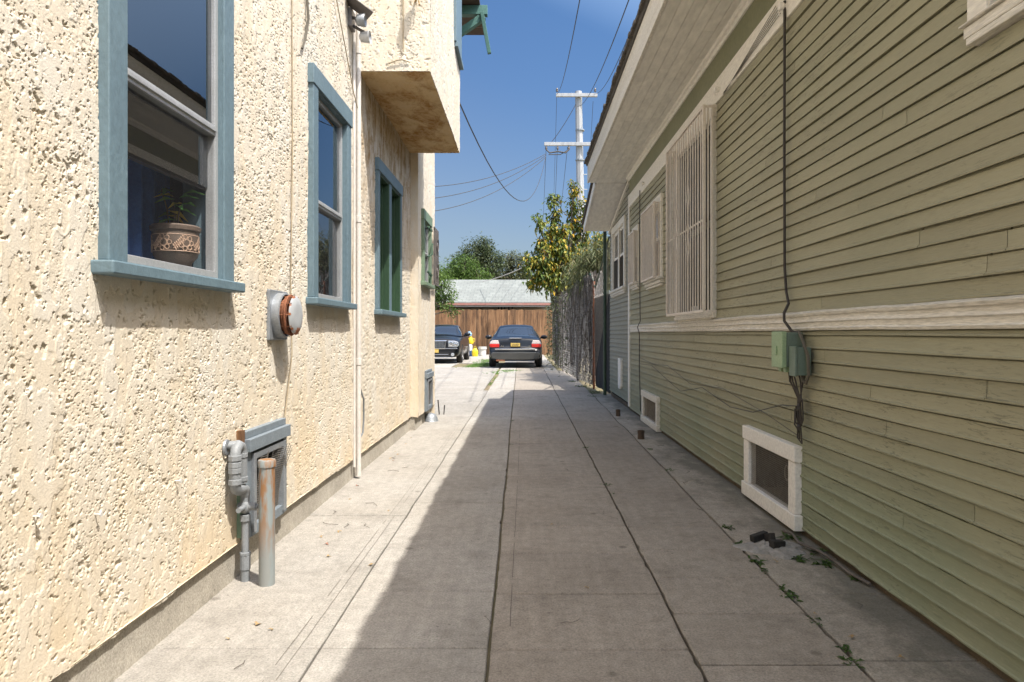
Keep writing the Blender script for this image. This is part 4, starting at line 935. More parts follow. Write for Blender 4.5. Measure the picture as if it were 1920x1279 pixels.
def tuft(mb, x, y, n, h, sp, z=0, w=.014):
    for k in range(n):
        a = rnd.uniform(0, 6.283); l = h*rnd.uniform(.5, 1.1); mb.cur = rnd.random(); el = rnd.uniform(.25, 1.1)
        leaf(mb, (x+rnd.gauss(0, sp), y+rnd.gauss(0, sp*1.2), z), (math.cos(a), math.sin(a), el), l, w*rnd.uniform(.7,1.4), .9)
weeds = [(1.135,3.62,26,.06,.02),(1.17,3.95,18,.05,.025),(1.14,3.36,30,.06,.022),(1.13,3.24,14,.04,.02),(1.135,2.98,20,.045,.025),(1.13,2.90,24,.05,.025),(1.125,2.66,16,.045,.02),(1.13,2.44,14,.045,.015),(1.12,2.33,24,.05,.02),
 (1.46,3.74,40,.075,.03),(1.36,3.40,34,.06,.03),(1.47,3.33,30,.07,.025),(1.50,3.50,24,.07,.025),(1.52,3.12,16,.05,.02),(.60,5.05,16,.05,.02),(.60,6.7,16,.06,.025),(.62,4.75,8,.04,.015),(-.16,8.75,10,.05,.02),(-.13,6.9,8,.04,.02),
 (1.19,5.6,14,.05,.02),(1.21,6.6,12,.05,.02),(1.21,12.1,30,.12,.06),(1.33,12.9,60,.16,.09),(1.22,14.3,60,.16,.10),(1.12,15.8,50,.14,.09)]
for i, (x, y, n, h, sp) in enumerate(weeds):
    b = MB(); tuft(b, x, y, int(n*.8), h, sp*.65, -.006)
    where = 'in the long crack by the old strip' if x < 1.3 and x > 1.0 and y < 8 else 'at the foot of the olive wall' if y < 4 and x > 1.3 else 'in the drive joint' if x < 1 else 'at the foot of the vine fence'
    tag(b.build('weed', M['weed'], fix=False), 'small green weed growing ' + where, 'weed', 'weeds '+where)
def grassbed(name, pts, n, h, lab, sp=.12):
    b = MB()
    for k in range(n):
        (x0,y0),(x1,y1) = rnd.choice(list(zip(pts, pts[1:]))); f = rnd.random(); tuft(b, x0+(x1-x0)*f+rnd.gauss(0, sp), y0+(y1-y0)*f+rnd.gauss(0, sp*2), 7, h*rnd.uniform(.5,1.2), .05, -.02, .022)
    tag(b.build(name, M['grass'], fix=False), lab, 'grass', kind='stuff')
grassbed('grass_patch', [(-1.75,22.6),(-1.55,25),(-1.5,29)], 230, .24, 'grass growing beside the dark sedan', .16)
grassbed('grass_patch', [(-.85,19.2),(-.55,20.3),(-.30,20.6)], 130, .15, 'low grass in the joint before the dark sedan', .14)
grassbed('grass_patch', [(-3.6,22.4),(-3.1,24.5)], 40, .14, 'grass beside the corner of the house', .18)
grassbed('grass_patch', [(-.72,17.8),(-.78,15)], 16, .07, 'sparse grass along the rear joint', .03)
leafpts = [(-1.02,2.62,0),(-.95,2.58,0),(-1.08,2.5,0),(-1.05,3.85,0),(-1.12,3.75,0),(-.98,3.42,0),(-1.18,4.6,0),(-1.22,5.0,1),(-1.20,6.1,0),(-1.17,6.3,0),(-1.22,6.45,0),(-1.15,6.0,1),(-1.2,6.9,0),(-1.21,7.3,0),(-1.05,3.62,1),(-.86,4.3,0),(-.74,3.3,0),
   (1.16,2.72,0),(1.21,2.52,0),(1.24,3.34,0),(1.3,2.35,0),(.28,3.0,0),(.16,4.0,0)]
src = {}
for i, (x, y, red) in enumerate(leafpts):
    if red not in src:
        b = MB(); leaf(b, (-.035,0,.006), (1,.15,.25), .08, .035, .9); leaf(b, (-.01,.01,.008), (.3,1,.2), .05, .028, .4)
        o = b.build('dry_leaf', M['redleaf' if red else 'dryleaf'], fix=False); src[red] = o
    else: o = src[red].copy(); COL.objects.link(o)
    o.location = (x, y, .002); o.rotation_euler = (rnd.uniform(-.1,.1), 0, rnd.uniform(0, 6.28)); s = rnd.uniform(.25, .5); o.scale = (s, s, s)
    if red: tag(o, 'curled rust red leaf on the sunlit concrete', 'leaf', 'rust red leaves on the concrete')
    elif x < 0: tag(o, 'small tan dry leaf on the sunlit side of the drive', 'leaf', 'tan leaves on the sunlit concrete')
    else: tag(o, 'small tan dry leaf on the shaded side of the drive', 'leaf', 'tan leaves on the shaded concrete')
b = MB()
for k in range(22):
    a = rnd.uniform(0, 6.28); x = rnd.uniform(-1.3,-.9) if k % 2 else rnd.uniform(1.1,1.5); y = rnd.uniform(2.2, 9); l = rnd.uniform(.02,.07)
    b.tube([(x,y,.004),(x+l*math.cos(a),y+l*math.sin(a),.008),(x+1.7*l*math.cos(a+.4),y+1.7*l*math.sin(a+.4),.004)], .0016, 4)
tag(b.build('twig_litter', M['dead_vine']), 'thin twigs scattered on both edges of the drive', 'twigs', kind='stuff')
# ------------------------------------------------------------------ FENCE, VINES
fence_path = [(1.535,12.34),(1.43,14.2),(1.27,16.2),(1.14,20),(1.10,24),(1.18,29),(1.25,35.8)]
_l = [0]
for a, b in zip(fence_path, fence_path[1:]): _l.append(_l[-1]+math.hypot(b[0]-a[0], b[1]-a[1]))
def fp_at(s, z=0, off=0):
    s = max(0, min(_l[-1]-1e-6, s))
    for i in range(len(_l)-1):
        if s <= _l[i+1]:
            f = (s-_l[i])/(_l[i+1]-_l[i]); a, b = fence_path[i], fence_path[i+1]
            d = Vector((b[0]-a[0], b[1]-a[1], 0)).normalized(); n = Vector((-d.y, d.x, 0))
            return Vector((a[0]+(b[0]-a[0])*f, a[1]+(b[1]-a[1])*f, z)) + n*off
def ftop(s): return 2.86-.52*s if s < 1.7 else (2.10+.30*min(1, (s-1.7)/.25) - (.10*max(0, s-3.0)/2 if s < 5 else .10))
cf = thing('chain_link_fence', 'tall chain link fence with a green post, sheathed in dead vines and black tarp', 'fence', (1.3, 16, 0))
b = MB(); b.tube([(1.47,12.45,-.05),(1.47,12.45,2.97)], .03, 10); b.lathe([(.034,2.95),(.03,2.985),(.001,2.995)], (1.47,12.45,0), n=10); b.build('post', M['green_post'], cf, smooth=True)
for s in (1.75, 3.9, 7.7, 11.7): p = fp_at(s); b = MB(); b.tube([(p.x,p.y,-.05),(p.x,p.y,ftop(s)+.03)], .024, 8); b.build('post', M['rust' if s < 2 else 'dead_vine'], cf, smooth=True)
b = MB(); b.tube([fp_at(s, ftop(s)) for s in np.arange(0, 1.72, .17)], .018, 8); b.tube([fp_at(s, ftop(s)-.01) for s in np.arange(1.8, 22, .4)], .018, 8); b.build('top_rail', M['green_post'], cf, smooth=True)
b = MB(); st = .062; S = 16.0
for k in range(int((S+3)/st)):
    for sg in (1, -1):
        pts = []
        for i in range(0, 47):
            z = .04+i*.062; s = k*st + sg*(z) - (1.5 if sg > 0 else -1.5) 
            if s < 0 or s > S or z > ftop(s) or (s < 1.72 and z < 1.8): continue
            pts.append(fp_at(s, z, .006*(1 if (i+k) % 2 else -1)))
        if len(pts) > 2: b.tube([pts[0], *pts[1:-1:2], pts[-1]], .0034, 3, False)
b.build('chain_mesh', M['link'], cf, fix=False)
b = MB(); n = 14; z_n = 10
vs = [fp_at(1.72*i/n, .03+1.80*j/z_n + (.015*math.sin(i) if j == z_n else 0), -.03+.015*math.sin(i*1.3+j*.5)) for j in range(z_n+1) for i in range(n+1)]
b.add(vs, [(j*(n+1)+i, j*(n+1)+i+1, (j+1)*(n+1)+i+1, (j+1)*(n+1)+i) for j in range(z_n) for i in range(n)]); b.build('tarp', M['dark_mesh'], cf, fix=False)
# the dead vine sheath
dv = thing('dead_vine', 'shaggy grey dead vine hanging down the chain link fence', 'vine', (1.3, 16.5, 0)); b = MB(); rr = random.Random(21)
for k in range(420):
    s = 1.75 + 12*rr.random()**1.6; z1 = ftop(s)+rr.uniform(-.15,.06); z0 = rr.uniform(0,.9) if rr.random() < .7 else rr.uniform(.8,1.6); o = rr.uniform(-.13,.03); b.cur = rr.random(); ph = rr.uniform(0, 6); m_ = 9
    pts = [fp_at(s+.05*math.sin(ph+i*.9)+.02*rr.uniform(-1,1), z1+(z0-z1)*i/m_, o+.03*math.sin(ph*2+i*.7)) for i in range(m_+1)]
    b.tube(pts, rr.uniform(.004,.013), 3, False)
b.build('vine_stems', M['dead_vine'], dv, fix=False)
b = MB()
for k in range(3600):
    s = 1.75 + 13*rr.random()**1.5; z = ftop(s)*rr.random()**.8; b.cur = rr.random(); a = rr.uniform(0, 6.28)
    leaf(b, fp_at(s, z, rr.uniform(-.14,.03)), (math.cos(a), math.sin(a), rr.uniform(-1.2,.2)), rr.uniform(.05,.13), rr.uniform(.02,.05), .5)
b.build('dead_leaves', M['dead_vine'], dv, fix=False)
b = MB()
for k in range(700):
    s = 5 + 12*rr.random(); b.cur = rr.random()*.6; a = rr.uniform(0, 6.28)
    leaf(b, fp_at(s, ftop(s)*rr.random(), rr.uniform(.02,.3)), (math.cos(a), math.sin(a), rr.uniform(-.8,.3)), rr.uniform(.08,.16), rr.uniform(.03,.06), .5)
b.build('green_leaves', M['leaf_olive'], dv, fix=False)

def plant(name, lab, cat, base, blobs, nleaf, L, Wd, mat, trunk=None, droop=.5, shell=.55, lim=True, tonef=None, sd=1, group=None, trunk_r=.12, bark='bark'):
    """blobs: (x,y,z,rx,ry,rz) clumps; leaves gather near clump surfaces in sub-clumps; limbs reach each clump"""
    t_ = thing(name, lab, cat, base, group); r = random.Random(sd); B = MB(); bx, by, bz = base
    hi = max(q[2] for q in blobs)
    fork = Vector((bx, by, bz + (min(q[2]-q[5]*.6 for q in blobs)-bz)*.8)) if trunk is None else Vector(trunk)
    B.tube([(bx,by,bz-.1), (bx+.04,by,bz+(fork.z-bz)*.5), fork], [trunk_r*1.25, trunk_r, trunk_r*.8], 8)
    for q in blobs:
        c = Vector(q[:3]); m_ = fork.lerp(c, .5)+Vector((r.uniform(-.1,.1), r.uniform(-.1,.1), .1))
        B.tube([fork, m_, c, c+Vector((0,0,q[5]*.7))], [trunk_r*.6, trunk_r*.4, trunk_r*.2, .01], 6)
        for k in range(7):
            a = r.uniform(0, 6.28); e = c+Vector((q[3]*.8*math.cos(a), q[4]*.8*math.sin(a), q[5]*r.uniform(-.6,.8))); B.tube([c+Vector((0,0,r.uniform(-.4,.4)*q[5])), e], [trunk_r*.14+.006, .004], 4)
    B.build('trunk', M[bark], t_, smooth=True)
    B = MB(); vol = [q[3]*q[4]*q[5]*1.0 for q in blobs]; tv = sum(v**.75 for v in vol)
    for q, v in zip(blobs, vol):
        nl = int(nleaf*v**.75/tv); ncl = max(4, nl//14)
        for c in range(ncl):
            d = Vector((r.gauss(0,1), r.gauss(0,1), r.gauss(0,1))).normalized(); rad = shell + (1-shell)*r.random()
            if r.random() < .12: rad *= 1.14
            cc = Vector((q[0]+d.x*q[3]*rad, q[1]+d.y*q[4]*rad, q[2]+d.z*q[5]*rad)); ct = r.random()
            cs = min(q[3], q[5])*.16 + L*.5
            for k in range(14):
                p = cc + Vector((r.gauss(0, cs), r.gauss(0, cs), r.gauss(0, cs)))*.75
                a = r.uniform(0, 6.28); B.cur = max(0, min(1, (tonef(p, r, d) if tonef else ct*.6+.4*r.random())))
                dd = Vector((math.cos(a), math.sin(a), r.uniform(-.5,.6)-droop)) + d*.5
                leaf(B, p, dd, L*r.uniform(.6,1.25), Wd*r.uniform(.7,1.25), droop)
    B.build('crown', M[mat], t_, fix=False)
    return t_
# leaves over the fence top
plant('fence_shrub', 'grey green narrow leaved shrub spilling over the vine fence top', 'shrub', (1.75,16.4,0), [(1.50,15.6,2.60,.35,.7,.45),(1.75,16.6,2.75,.5,.8,.55),(1.45,17.6,2.6,.35,.8,.4),(2.0,15.2,2.9,.5,.6,.5)],
      5200, .22, .026, 'leaf_bamboo', droop=.6, shell=.15, sd=4, trunk_r=.05)
# the tall columnar tree with drooping yellowing leaves
def tone_col(p, r, d):
    t_ = .24*r.random() + .48 + .10*(d.x) - .03*d.z
    if r.random() < .24 + .32*max(0, min(1, (p.x-1.0)/1.3)) - .18*max(0, min(1, (p.z-4.4))): t_ = r.uniform(.66, 1)
    elif r.random() < .35: t_ = r.uniform(0, .3)
    return t_
spires = []
for (x, y, z0, z1, r_) in ((.46,22.2,3.1,4.95,.22),(.95,22.6,3.2,5.75,.26),(1.22,22.0,2.6,4.7,.30),(1.66,22.6,3.2,6.2,.22),(2.02,22.4,3.1,5.5,.24),(2.45,22.3,2.7,4.4,.28),(.10,22.0,3.2,3.75,.2),(.74,21.9,2.6,3.9,.34),(1.9,21.9,2.5,3.9,.36),(.25,22.1,2.6,3.05,.26)):
    n = max(1, int(round((z1-z0)/.55)))
    for k in range(n):
        f = (k+.5)/n; rr_ = r_*(1.2-.5*f); spires.append((x+rnd.uniform(-.05,.05), y+rnd.uniform(-.1,.1), z0+(z1-z0)*f, rr_, rr_, (z1-z0)/n*.62))
plant('column_tree', 'tall narrow tree with large drooping green and yellow leaves above the vine fence', 'tree', (1.40,22.4,0), spires, 7000, .140, .082, 'leaf_column', trunk=(1.35,22.4,2.2), droop=.8, shell=.25, tonef=tone_col, sd=8, trunk_r=.10)
# far trees
plant('broad_tree', 'dark rounded tree rising highest behind the garage roof', 'tree', (-4.0,58,0), [(-4.0,58,7.9,1.35,1.4,1.3),(-5.2,58,6.9,1.1,1.2,1.0),(-2.9,58,7.2,1.1,1.2,1.1),(-4.2,57.5,6.2,1.9,1.5,1.2),(-3.4,58,8.6,.8,.8,.7),(-5.9,58,5.6,1.0,1.1,.9)], 8500, .24, .12, 'leaf_dark', sd=11, trunk_r=.3)
plant('broad_tree', 'dull olive tree behind the garage roof beside the dark rounded one', 'tree', (-1.1,60,0), [(-1.9,60,6.6,1.2,1.2,1.1),(-.5,60,6.9,1.2,1.2,1.2),(-1.1,60,7.6,.9,.9,.7),(.6,60,5.8,1.2,1.2,1.1),(-1.2,59.5,5.4,2.0,1.4,1.1),(-2.6,60,5.5,1.0,1.0,1.0)], 8000, .22, .10, 'leaf_olive', sd=12, trunk_r=.28)
plant('broad_tree', 'bright green tree just behind the garage roof', 'tree', (-4.3,46,0), [(-4.0,46,5.6,1.0,.9,.8),(-5.1,46,5.0,1.1,.9,.9),(-3.2,46,4.9,.9,.9,.8),(-4.4,45.6,4.3,1.5,1.0,.8),(-5.9,46,4.6,.9,.9,.9)], 6500, .19, .085, 'leaf_bright', sd=13, trunk_r=.2)
plant('leafy_tree', 'fresh green tree peeping out past the corner of the stucco house before the garage roof', 'tree', (-4.7,31,0), [(-4.2,31,3.7,.75,.7,.55),(-3.75,31,3.1,.65,.6,.5),(-4.5,31,4.4,.5,.5,.6),(-3.55,31,2.55,.45,.5,.4),(-4.6,31.2,2.8,.9,.8,.6),(-5.4,31,3.6,.9,.9,.9),(-3.35,30.8,2.15,.28,.3,.25)], 5200, .15, .07, 'leaf_bright', sd=14, trunk_r=.1)
plant('broad_tree', 'olive tree far behind the column tree', 'tree', (4.0,52,0), [(3.4,52,4.8,1.6,1.2,1.3),(5.2,52,5.2,1.6,1.3,1.5),(2.0,53,4.0,1.2,1.1,1.0)], 4000, .24, .11, 'leaf_olive', sd=15, trunk_r=.2)

# ------------------------------------------------------------------ GARAGE and BOARD FENCE
ga = thing('garage', 'tan garage with pale green shingle roof and faded red fascia', 'garage', (-3.5, 38, 0))
b = MB(); b.box(-9, 1.2, 36.95, 44.0, -.1, 2.62); b.build('wall', M['garage_wall'], ga)
b = MB(); b.prism_y([(0,0)], 0, 1) if False else None
b.add([(-9.4,36.45,2.78),(1.42,36.45,2.78),(1.42,40.5,4.30),(-9.4,40.5,4.30),(-9.4,36.45,2.74),(1.42,36.45,2.74),(1.42,40.5,4.24),(-9.4,40.5,4.24),(-9.4,44.5,2.78),(1.42,44.5,2.78)],
      [(0,1,2,3),(4,7,6,5),(0,4,5,1),(1,5,6,2),(3,2,9,8),(0,3,7,4)]); b.build('roof', M['shingles'], ga)
b = MB(); b.box(-9.4, 1.42, 36.43, 36.47, 2.62, 2.74); b.build('fascia', M['red_fascia'], ga); b = MB(); b.box(-9.4, 1.40, 36.48, 36.52, 2.53, 2.62); b.build('fascia_trim', M['grey_fascia'], ga)
b = MB(); b.poly([(1.18,36.95,2.62),(1.18,44,2.62),(1.18,40.5,4.1)]); b.build('gable', M['garage_wall'], ga, fix=False)
for i, x in enumerate((-1.42, -1.25, -1.08, -.86, -.68)):
    b = MB(); b.box(x, x+.055, 36.90, 36.96, 2.37, 2.56); b.build('rafter_end', M['char'], ga)
bf = thing('board_fence', 'tall fence of brown stained vertical boards behind the parked cars', 'fence', (-3, 36, 0))
b = MB(); x = -9.0; rr = random.Random(2)
while x < 1.55:
    w = rr.choice((.135,.14,.145,.10)); b.cur = rr.random(); h = 2.36+rr.uniform(-.03,.03); dy = rr.uniform(-.006,.006)
    b.box(x, x+w-.004, 36.0+dy, 36.02+dy, -.02+rr.uniform(0,.05), h); x += w
b.build('boards', M['fence_wood'], bf, fix=False)
b = MB()
for z in (.35, 1.2, 2.1): b.box(-9, 1.5, 36.03, 36.08, z, z+.09)
b.build('rail', M['fence_wood'], bf)
# bits and pieces before the fence
bk = thing('plastic_bucket', 'white plastic bucket on the concrete before the board fence', 'bucket', (-2.06,33.6,0))
b = MB(); b.lathe([(.001,0),(.17,0),(.20,.42),(.21,.43),(.21,.46),(.195,.46),(.18,.05),(.001,.04)], (-2.06,33.6,0), n=24); b.build('bucket_body', M['white_plastic'], bk, smooth=True)
b = MB(); b.lathe([(.215,.35),(.222,.36),(.222,.40),(.215,.41)], (-2.06,33.6,0), n=24); b.tube([(-2.06+.215*math.cos(a),33.6-.03,.40-.14*math.sin(a)) for a in np.linspace(0, math.pi, 14)], .006, 5); b.build('handle', M['white_plastic'], bk, smooth=True)
def bag(name, lab, x, y, w, d, h, m, m2=None):
    t_ = thing(name, lab, 'bag', (x,y,0)); b = MB(); vs = []; k = 16; R_ = 8; r = random.Random(int(h*100))
    for i in range(R_+1):
        f = i/R_; s = (.86+.14*math.sin(f*3.0)) * (1 if f < .7 else 1-.62*((f-.7)/.3))
        for j in range(k):
            a = 6.283*j/k; c = abs(math.cos(a))**.6*math.copysign(1, math.cos(a)); q = abs(math.sin(a))**.6*math.copysign(1, math.sin(a)); vs.append((x+w/2*s*c*r.uniform(.94,1.04), y+d/2*s*q, h*f))
    b.add(vs, [(i*k+j, i*k+(j+1)%k, (i+1)*k+(j+1)%k, (i+1)*k+j) for i in range(R_) for j in range(k)]+[tuple(range(k)), tuple(range(R_*k, R_*k+k))]); b.build('bag_body', m, t_, smooth=True)
    b = MB(); b.tube([(x-.06,y,h-.02),(x-.04,y,h+.09),(x+.04,y,h+.09),(x+.06,y,h-.02)], .012, 6); b.build('handle', m2 or m, t_, smooth=True); return t_
bag('yellow_bag', 'bright yellow bag standing beside the white and blue drum', -2.38, 33.0, .31, .22, .40, M['yellow'])
dr = thing('plastic_drum', 'white and blue plastic drum beside the dark saloon', 'drum', (-2.68,33.3,0))
b = MB(); b.lathe([(.001,0),(.14,0),(.15,.02),(.15,.28)], (-2.68,33.3,0), n=20); b.build('drum_base', M['blue_plastic'], dr, smooth=True)
b = MB(); b.lathe([(.15,.281),(.15,.55),(.12,.60),(.001,.605)], (-2.68,33.3,0), n=20); b.build('drum_top', M['white_plastic'], dr, smooth=True)
jg = thing('yellow_jug', 'yellow jug standing on the white and blue drum', 'jug', (-2.62,33.3,.605)); b = MB(); b.lathe([(.001,0),(.13,0),(.15,.06),(.13,.24),(.05,.33),(.05,.37),(.001,.372)], (-2.62,33.3,.605), n=18); b.build('jug_body', M['yellow'], jg, smooth=True); b = MB(); b.tube([(-2.50,33.28,.68),(-2.42,33.28,.72),(-2.42,33.28,.86),(-2.52,33.28,.88)], .014, 6); b.build('handle', M['yellow'], jg, smooth=True)
b = MB(); b.lathe([(.001,0),(.11,.01),(.13,.12),(.06,.22),(.001,.24)], (-2.68,33.3,.978), n=9); tag(b.build('crumpled_bag', M['sky_plastic']), 'light blue crumpled bag on top of the yellow jug', 'bag')

# ------------------------------------------------------------------ UTILITY POLE and WIRES
PXp, PYp = 2.56, 32.0
up = thing('utility_pole', 'white painted wooden utility pole with two crossarms', 'utility pole', (PXp, PYp, 0))
b = MB(); b.tube([(PXp+.18,PYp,-.2),(PXp+.10,PYp,6),(PXp-.02,PYp,12.45)], [.21,.185,.16], 8); b.build('pole_shaft', M['pole'], up, smooth=False)
def zpx(y, Y): return 1.12 + (625-y)*Y/1280
def xpx(x, Y): return (x-983)*Y/1280
za, zb = zpx(182, PYp), zpx(273, PYp)
b = MB(); b.box(xpx(1042,PYp), xpx(1119,PYp), PYp-.30, PYp-.18, za-.08, za+.08); b.build('crossarm', M['pole'], up, .01)
b = MB(); b.box(xpx(1020,PYp), xpx(1111,PYp), PYp-.30, PYp-.18, zb-.08, zb+.08); b.build('crossarm', M['pole'], up, .01)
for x in (1044, 1115):
    b = MB(); b.lathe([(.012,.08),(.012,.16),(.05,.17),(.06,.22),(.04,.24),(.055,.28),(.03,.33),(.001,.34)], (xpx(x,PYp),PYp-.24,za), n=10); b.build('insulator', M['insul'], up, smooth=True)
for x in (1024, 1045, 1066):
    b = MB(); b.lathe([(.012,-.08),(.05,-.14),(.06,-.2),(.03,-.28),(.001,-.29)], (xpx(x,PYp),PYp-.24,zb), n=10); b.build('insulator', M['insul'], up, smooth=True)
b = MB(); b.tube([(xpx(1066,PYp),PYp-.24,zb-.25),(xpx(1060,PYp),PYp-.3,zb-.42),(xpx(1045,PYp),PYp-.3,zb-.36),(xpx(1030,PYp),PYp-.3,zb-.42),(xpx(1024,PYp),PYp-.24,zb-.25)], .035, 6); b.tube([(xpx(1066,PYp),PYp-.24,zb-.25),(xpx(1050,PYp),PYp-.3,zb-.5),(xpx(1028,PYp),PYp-.3,zb-.5)], .02, 6); b.build('jumper_wire', M['cable'], up, smooth=True)
b = MB()
for z in (6.8, 7.5, 8.2): b.tube([(PXp-.15,PYp-.05,z),(PXp-.32,PYp-.05,z)], .02, 5); b.tube([(PXp+.2,PYp-.05,z+.35),(PXp+.38,PYp-.05,z+.35)], .02, 5)
for z in (9.2, 10.6): b.tube([(PXp+.05,PYp-.0,z),(PXp+.05,PYp-.0,z+.06)], .215, 10)
b.build('step_bolt', M['galv'], up)
def wire(name, a, b_, sag, r, lab, n=24, m='cable'):
    a = Vector(a); b_ = Vector(b_); q = MB(); q.tube([a.lerp(b_, i/n)-Vector((0,0,sag*4*(i/n)*(1-i/n))) for i in range(n+1)], r, 5)
    return tag(q.build(name, M[m], None, smooth=True), lab, 'wire')
P = lambda x, y, Y: (xpx(x, Y), Y, zpx(y, Y))
hub = P(1024, 290, PYp-.3)
wire('service_drop', P(858, 185, 9.2), hub, 1.75, .010, 'dark service cable swooping from the stucco house down and up to the pole')
for k, (y, s, lab) in enumerate(((347, .35, 'uppermost of the three cables running from the pole past the stucco wall'), (370, .4, 'middle of the three cables running from the pole past the stucco wall'), (395, .5, 'lowest of the three cables running from the pole past the stucco wall'))):
    wire('overhead_cable', P(790, y+4, 24), P(1024, 288+k*3, PYp-.3), s, .012, lab)
wire('power_line', P(1044,176,PYp-.24), P(1098,-60,9.0), .4, .009, 'thin power line from the left tip of the top crossarm')
wire('power_line', P(1083,200,PYp-.24), P(1190,-30,9.0), .4, .009, 'dark power line from the pole shaft up over the drive')
wire('power_line', P(1115,176,PYp-.24), P(1215,-25,9.5), .4, .009, 'thin power line from the right tip of the top crossarm')
wire('power_line', P(1030,272,PYp-.24), P(1080,195,PYp-.24), .1, .014, 'short dark wire slanting between the two crossarms')
wire('power_line', P(1110,272,PYp-.24), P(1160,190,12.0), .2, .010, 'thin wire from the right end of the lower crossarm towards the eave')
for x in (1024, 1045, 1064): wire('power_line', P(x,276,PYp-.24), P(x-7 if x != 1064 else 1045, 440,70), .3, .012, {1024:'faint wire falling from the left end of the lower crossarm',1045:'faint wire falling from the middle of the lower crossarm',1064:'faint wire falling from the lower crossarm beside the pole'}[x])
wire('power_line', P(1044,178,PYp-.24), P(1036,440,70), .3, .010, 'faint wire falling from the left tip of the top crossarm'); wire('power_line', P(1112,190,PYp-.24), P(1098,420,70), .3, .010, 'faint wire falling from the right tip of the top crossarm')
wire('roof_cable', P(905,528,38.5), P(1000,492,30), .1, .018, 'pale cable slanting down to the garage roof', m='pvc')

# ------------------------------------------------------------------ CARS (local axes: x across, y away from the viewer, z up)
def smooth1(xs, ys, q):
    return float(np.interp(q, xs, ys))
def car_body(root, secs, m, name='body'):
    """secs: y, zbottom, zshoulder, ztop, half width; lofted and subdivided"""
    b = MB(); k = 0; vs = []
    for (y, zb, zh, zt, w) in secs:
        h = [(0,zb),(w*.80,zb),(w*.97,zb+.10),(w,zb+(zh-zb)*.55),(w*.985,zh-.03),(w*.90,zh+.012),(w*.5,zt),(0,zt+.006)]
        ring = h + [(-x,z) for x, z in reversed(h[1:-1])]; k = len(ring); vs += [(x,y,z) for x, z in ring]
    n = len(secs)
    b.add(vs, [(i*k+j, i*k+(j+1)%k, (i+1)*k+(j+1)%k, (i+1)*k+j) for i in range(n-1) for j in range(k)]+[tuple(range(k)), tuple(reversed(range((n-1)*k, n*k)))])
    o = b.build(name, m, None, smooth=True); o.parent = root; sb = o.modifiers.new('s', 'SUBSURF'); sb.levels = 2; sb.render_levels = 2; return o
def car_cabin(root, st, belt, near, farr, side, pillars, paint, glass, nearname, farname):
    """st: y, ztop, half width at the roof; belt: y, z, half width; near/farr/side: y ranges of glass"""
    ys = np.linspace(st[0][0], st[-1][0], 41); us = [-1,-.90,-.6,-.3,0,.3,.6,.90,1]; ts = [0,.10,.5,.88,1]
    sy = [q[0] for q in st]
    def ker(q, col):
        w = 0; s = 0
        for d in np.linspace(-.22, .22, 9): s += float(np.interp(q+d, sy, [p[col] for p in st])); w += 1
        return s/w
    by = [q[0] for q in belt]
    def top(y, u): z = ker(y, 1); w = ker(y, 2); return (u*w, y, z - .045*abs(u)**3)
    def sd(y, t, s):
        a = Vector(top(y, s)); c = Vector((s*np.interp(y, by, [p[2] for p in belt]), y, np.interp(y, by, [p[1] for p in belt]))); p = a.lerp(c, t); p.x += s*.03*math.sin(t*math.pi); return tuple(p)
    bod, g1, g2, g3 = MB(), MB(), MB(), MB()
    for i in range(40):
        y0, y1 = ys[i], ys[i+1]; ym = (y0+y1)/2
        for j in range(8):
            um = abs(us[j]+us[j+1])/2; q = [top(y0,us[j]), top(y0,us[j+1]), top(y1,us[j+1]), top(y1,us[j])]
            tgt = g1 if near[0] < ym < near[1] and um < .9 else g2 if farr[0] < ym < farr[1] and um < .9 else bod
            tgt.add(q, [(0,1,2,3)])
        for s in (1, -1):
            for j in range(4):
                q = [sd(y0,ts[j],s), sd(y0,ts[j+1],s), sd(y1,ts[j+1],s), sd(y1,ts[j],s)]
                g = side[0] < ym < side[1] and 0 < j < 3 and not any(a < ym < c for a, c in pillars)
                (g3 if g else bod).add(q, [(0,1,2,3)])
    def weld(mb, nm, m):
        o = mb.build(nm, m, None, fix=False); b = bmesh.new(); b.from_mesh(o.data); bmesh.ops.remove_doubles(b, verts=b.verts, dist=.0005); bmesh.ops.recalc_face_normals(b, faces=b.faces); b.to_mesh(o.data); b.free(); o.data.shade_smooth(); o.parent = root; return o
    weld(bod, 'roof', paint); weld(g1, nearname, glass); weld(g2, farname, glass); weld(g3, 'side_window', glass)
def lp(mb, name, m, root, bevel=0, smooth=False):
    o = mb.build(name, m, None, bevel, smooth); o.parent = root; return o
def wheel(root, x, y, r, s):
    b = MB(); b.lathe([(r*.62,-.10),(r*.95,-.105),(r,-.07),(r,.07),(r*.95,.105),(r*.62,.10)], (x,y,r), 'x', 26); o = lp(b, 'wheel', M['tyre'], root, smooth=True)
    b = MB(); b.lathe([(r*.64,s*.09),(r*.60,s*.06),(r*.5,s*.055),(.06,s*.08),(.001,s*.085)], (x,y,r), 'x', 26)
    for k in range(5):
        a = k*1.2566; b.beam((x+s*.085,y+.04*math.cos(a),r+.04*math.sin(a)), (x+s*.085,y+r*.62*math.cos(a),r+r*.62*math.sin(a)), .05, .02, (1,0,0))
    q = b.build('rim', M['rim'], None, smooth=False); q.parent = o
    b = MB(); b.lathe([(.001,-.001*s),(r*1.16,0),(r*1.16,-.02*s),(.001,-.02*s)], (x+s*.045,y,r+.01), 'x', 26); lp(b, 'wheel_arch', M['black'], root)
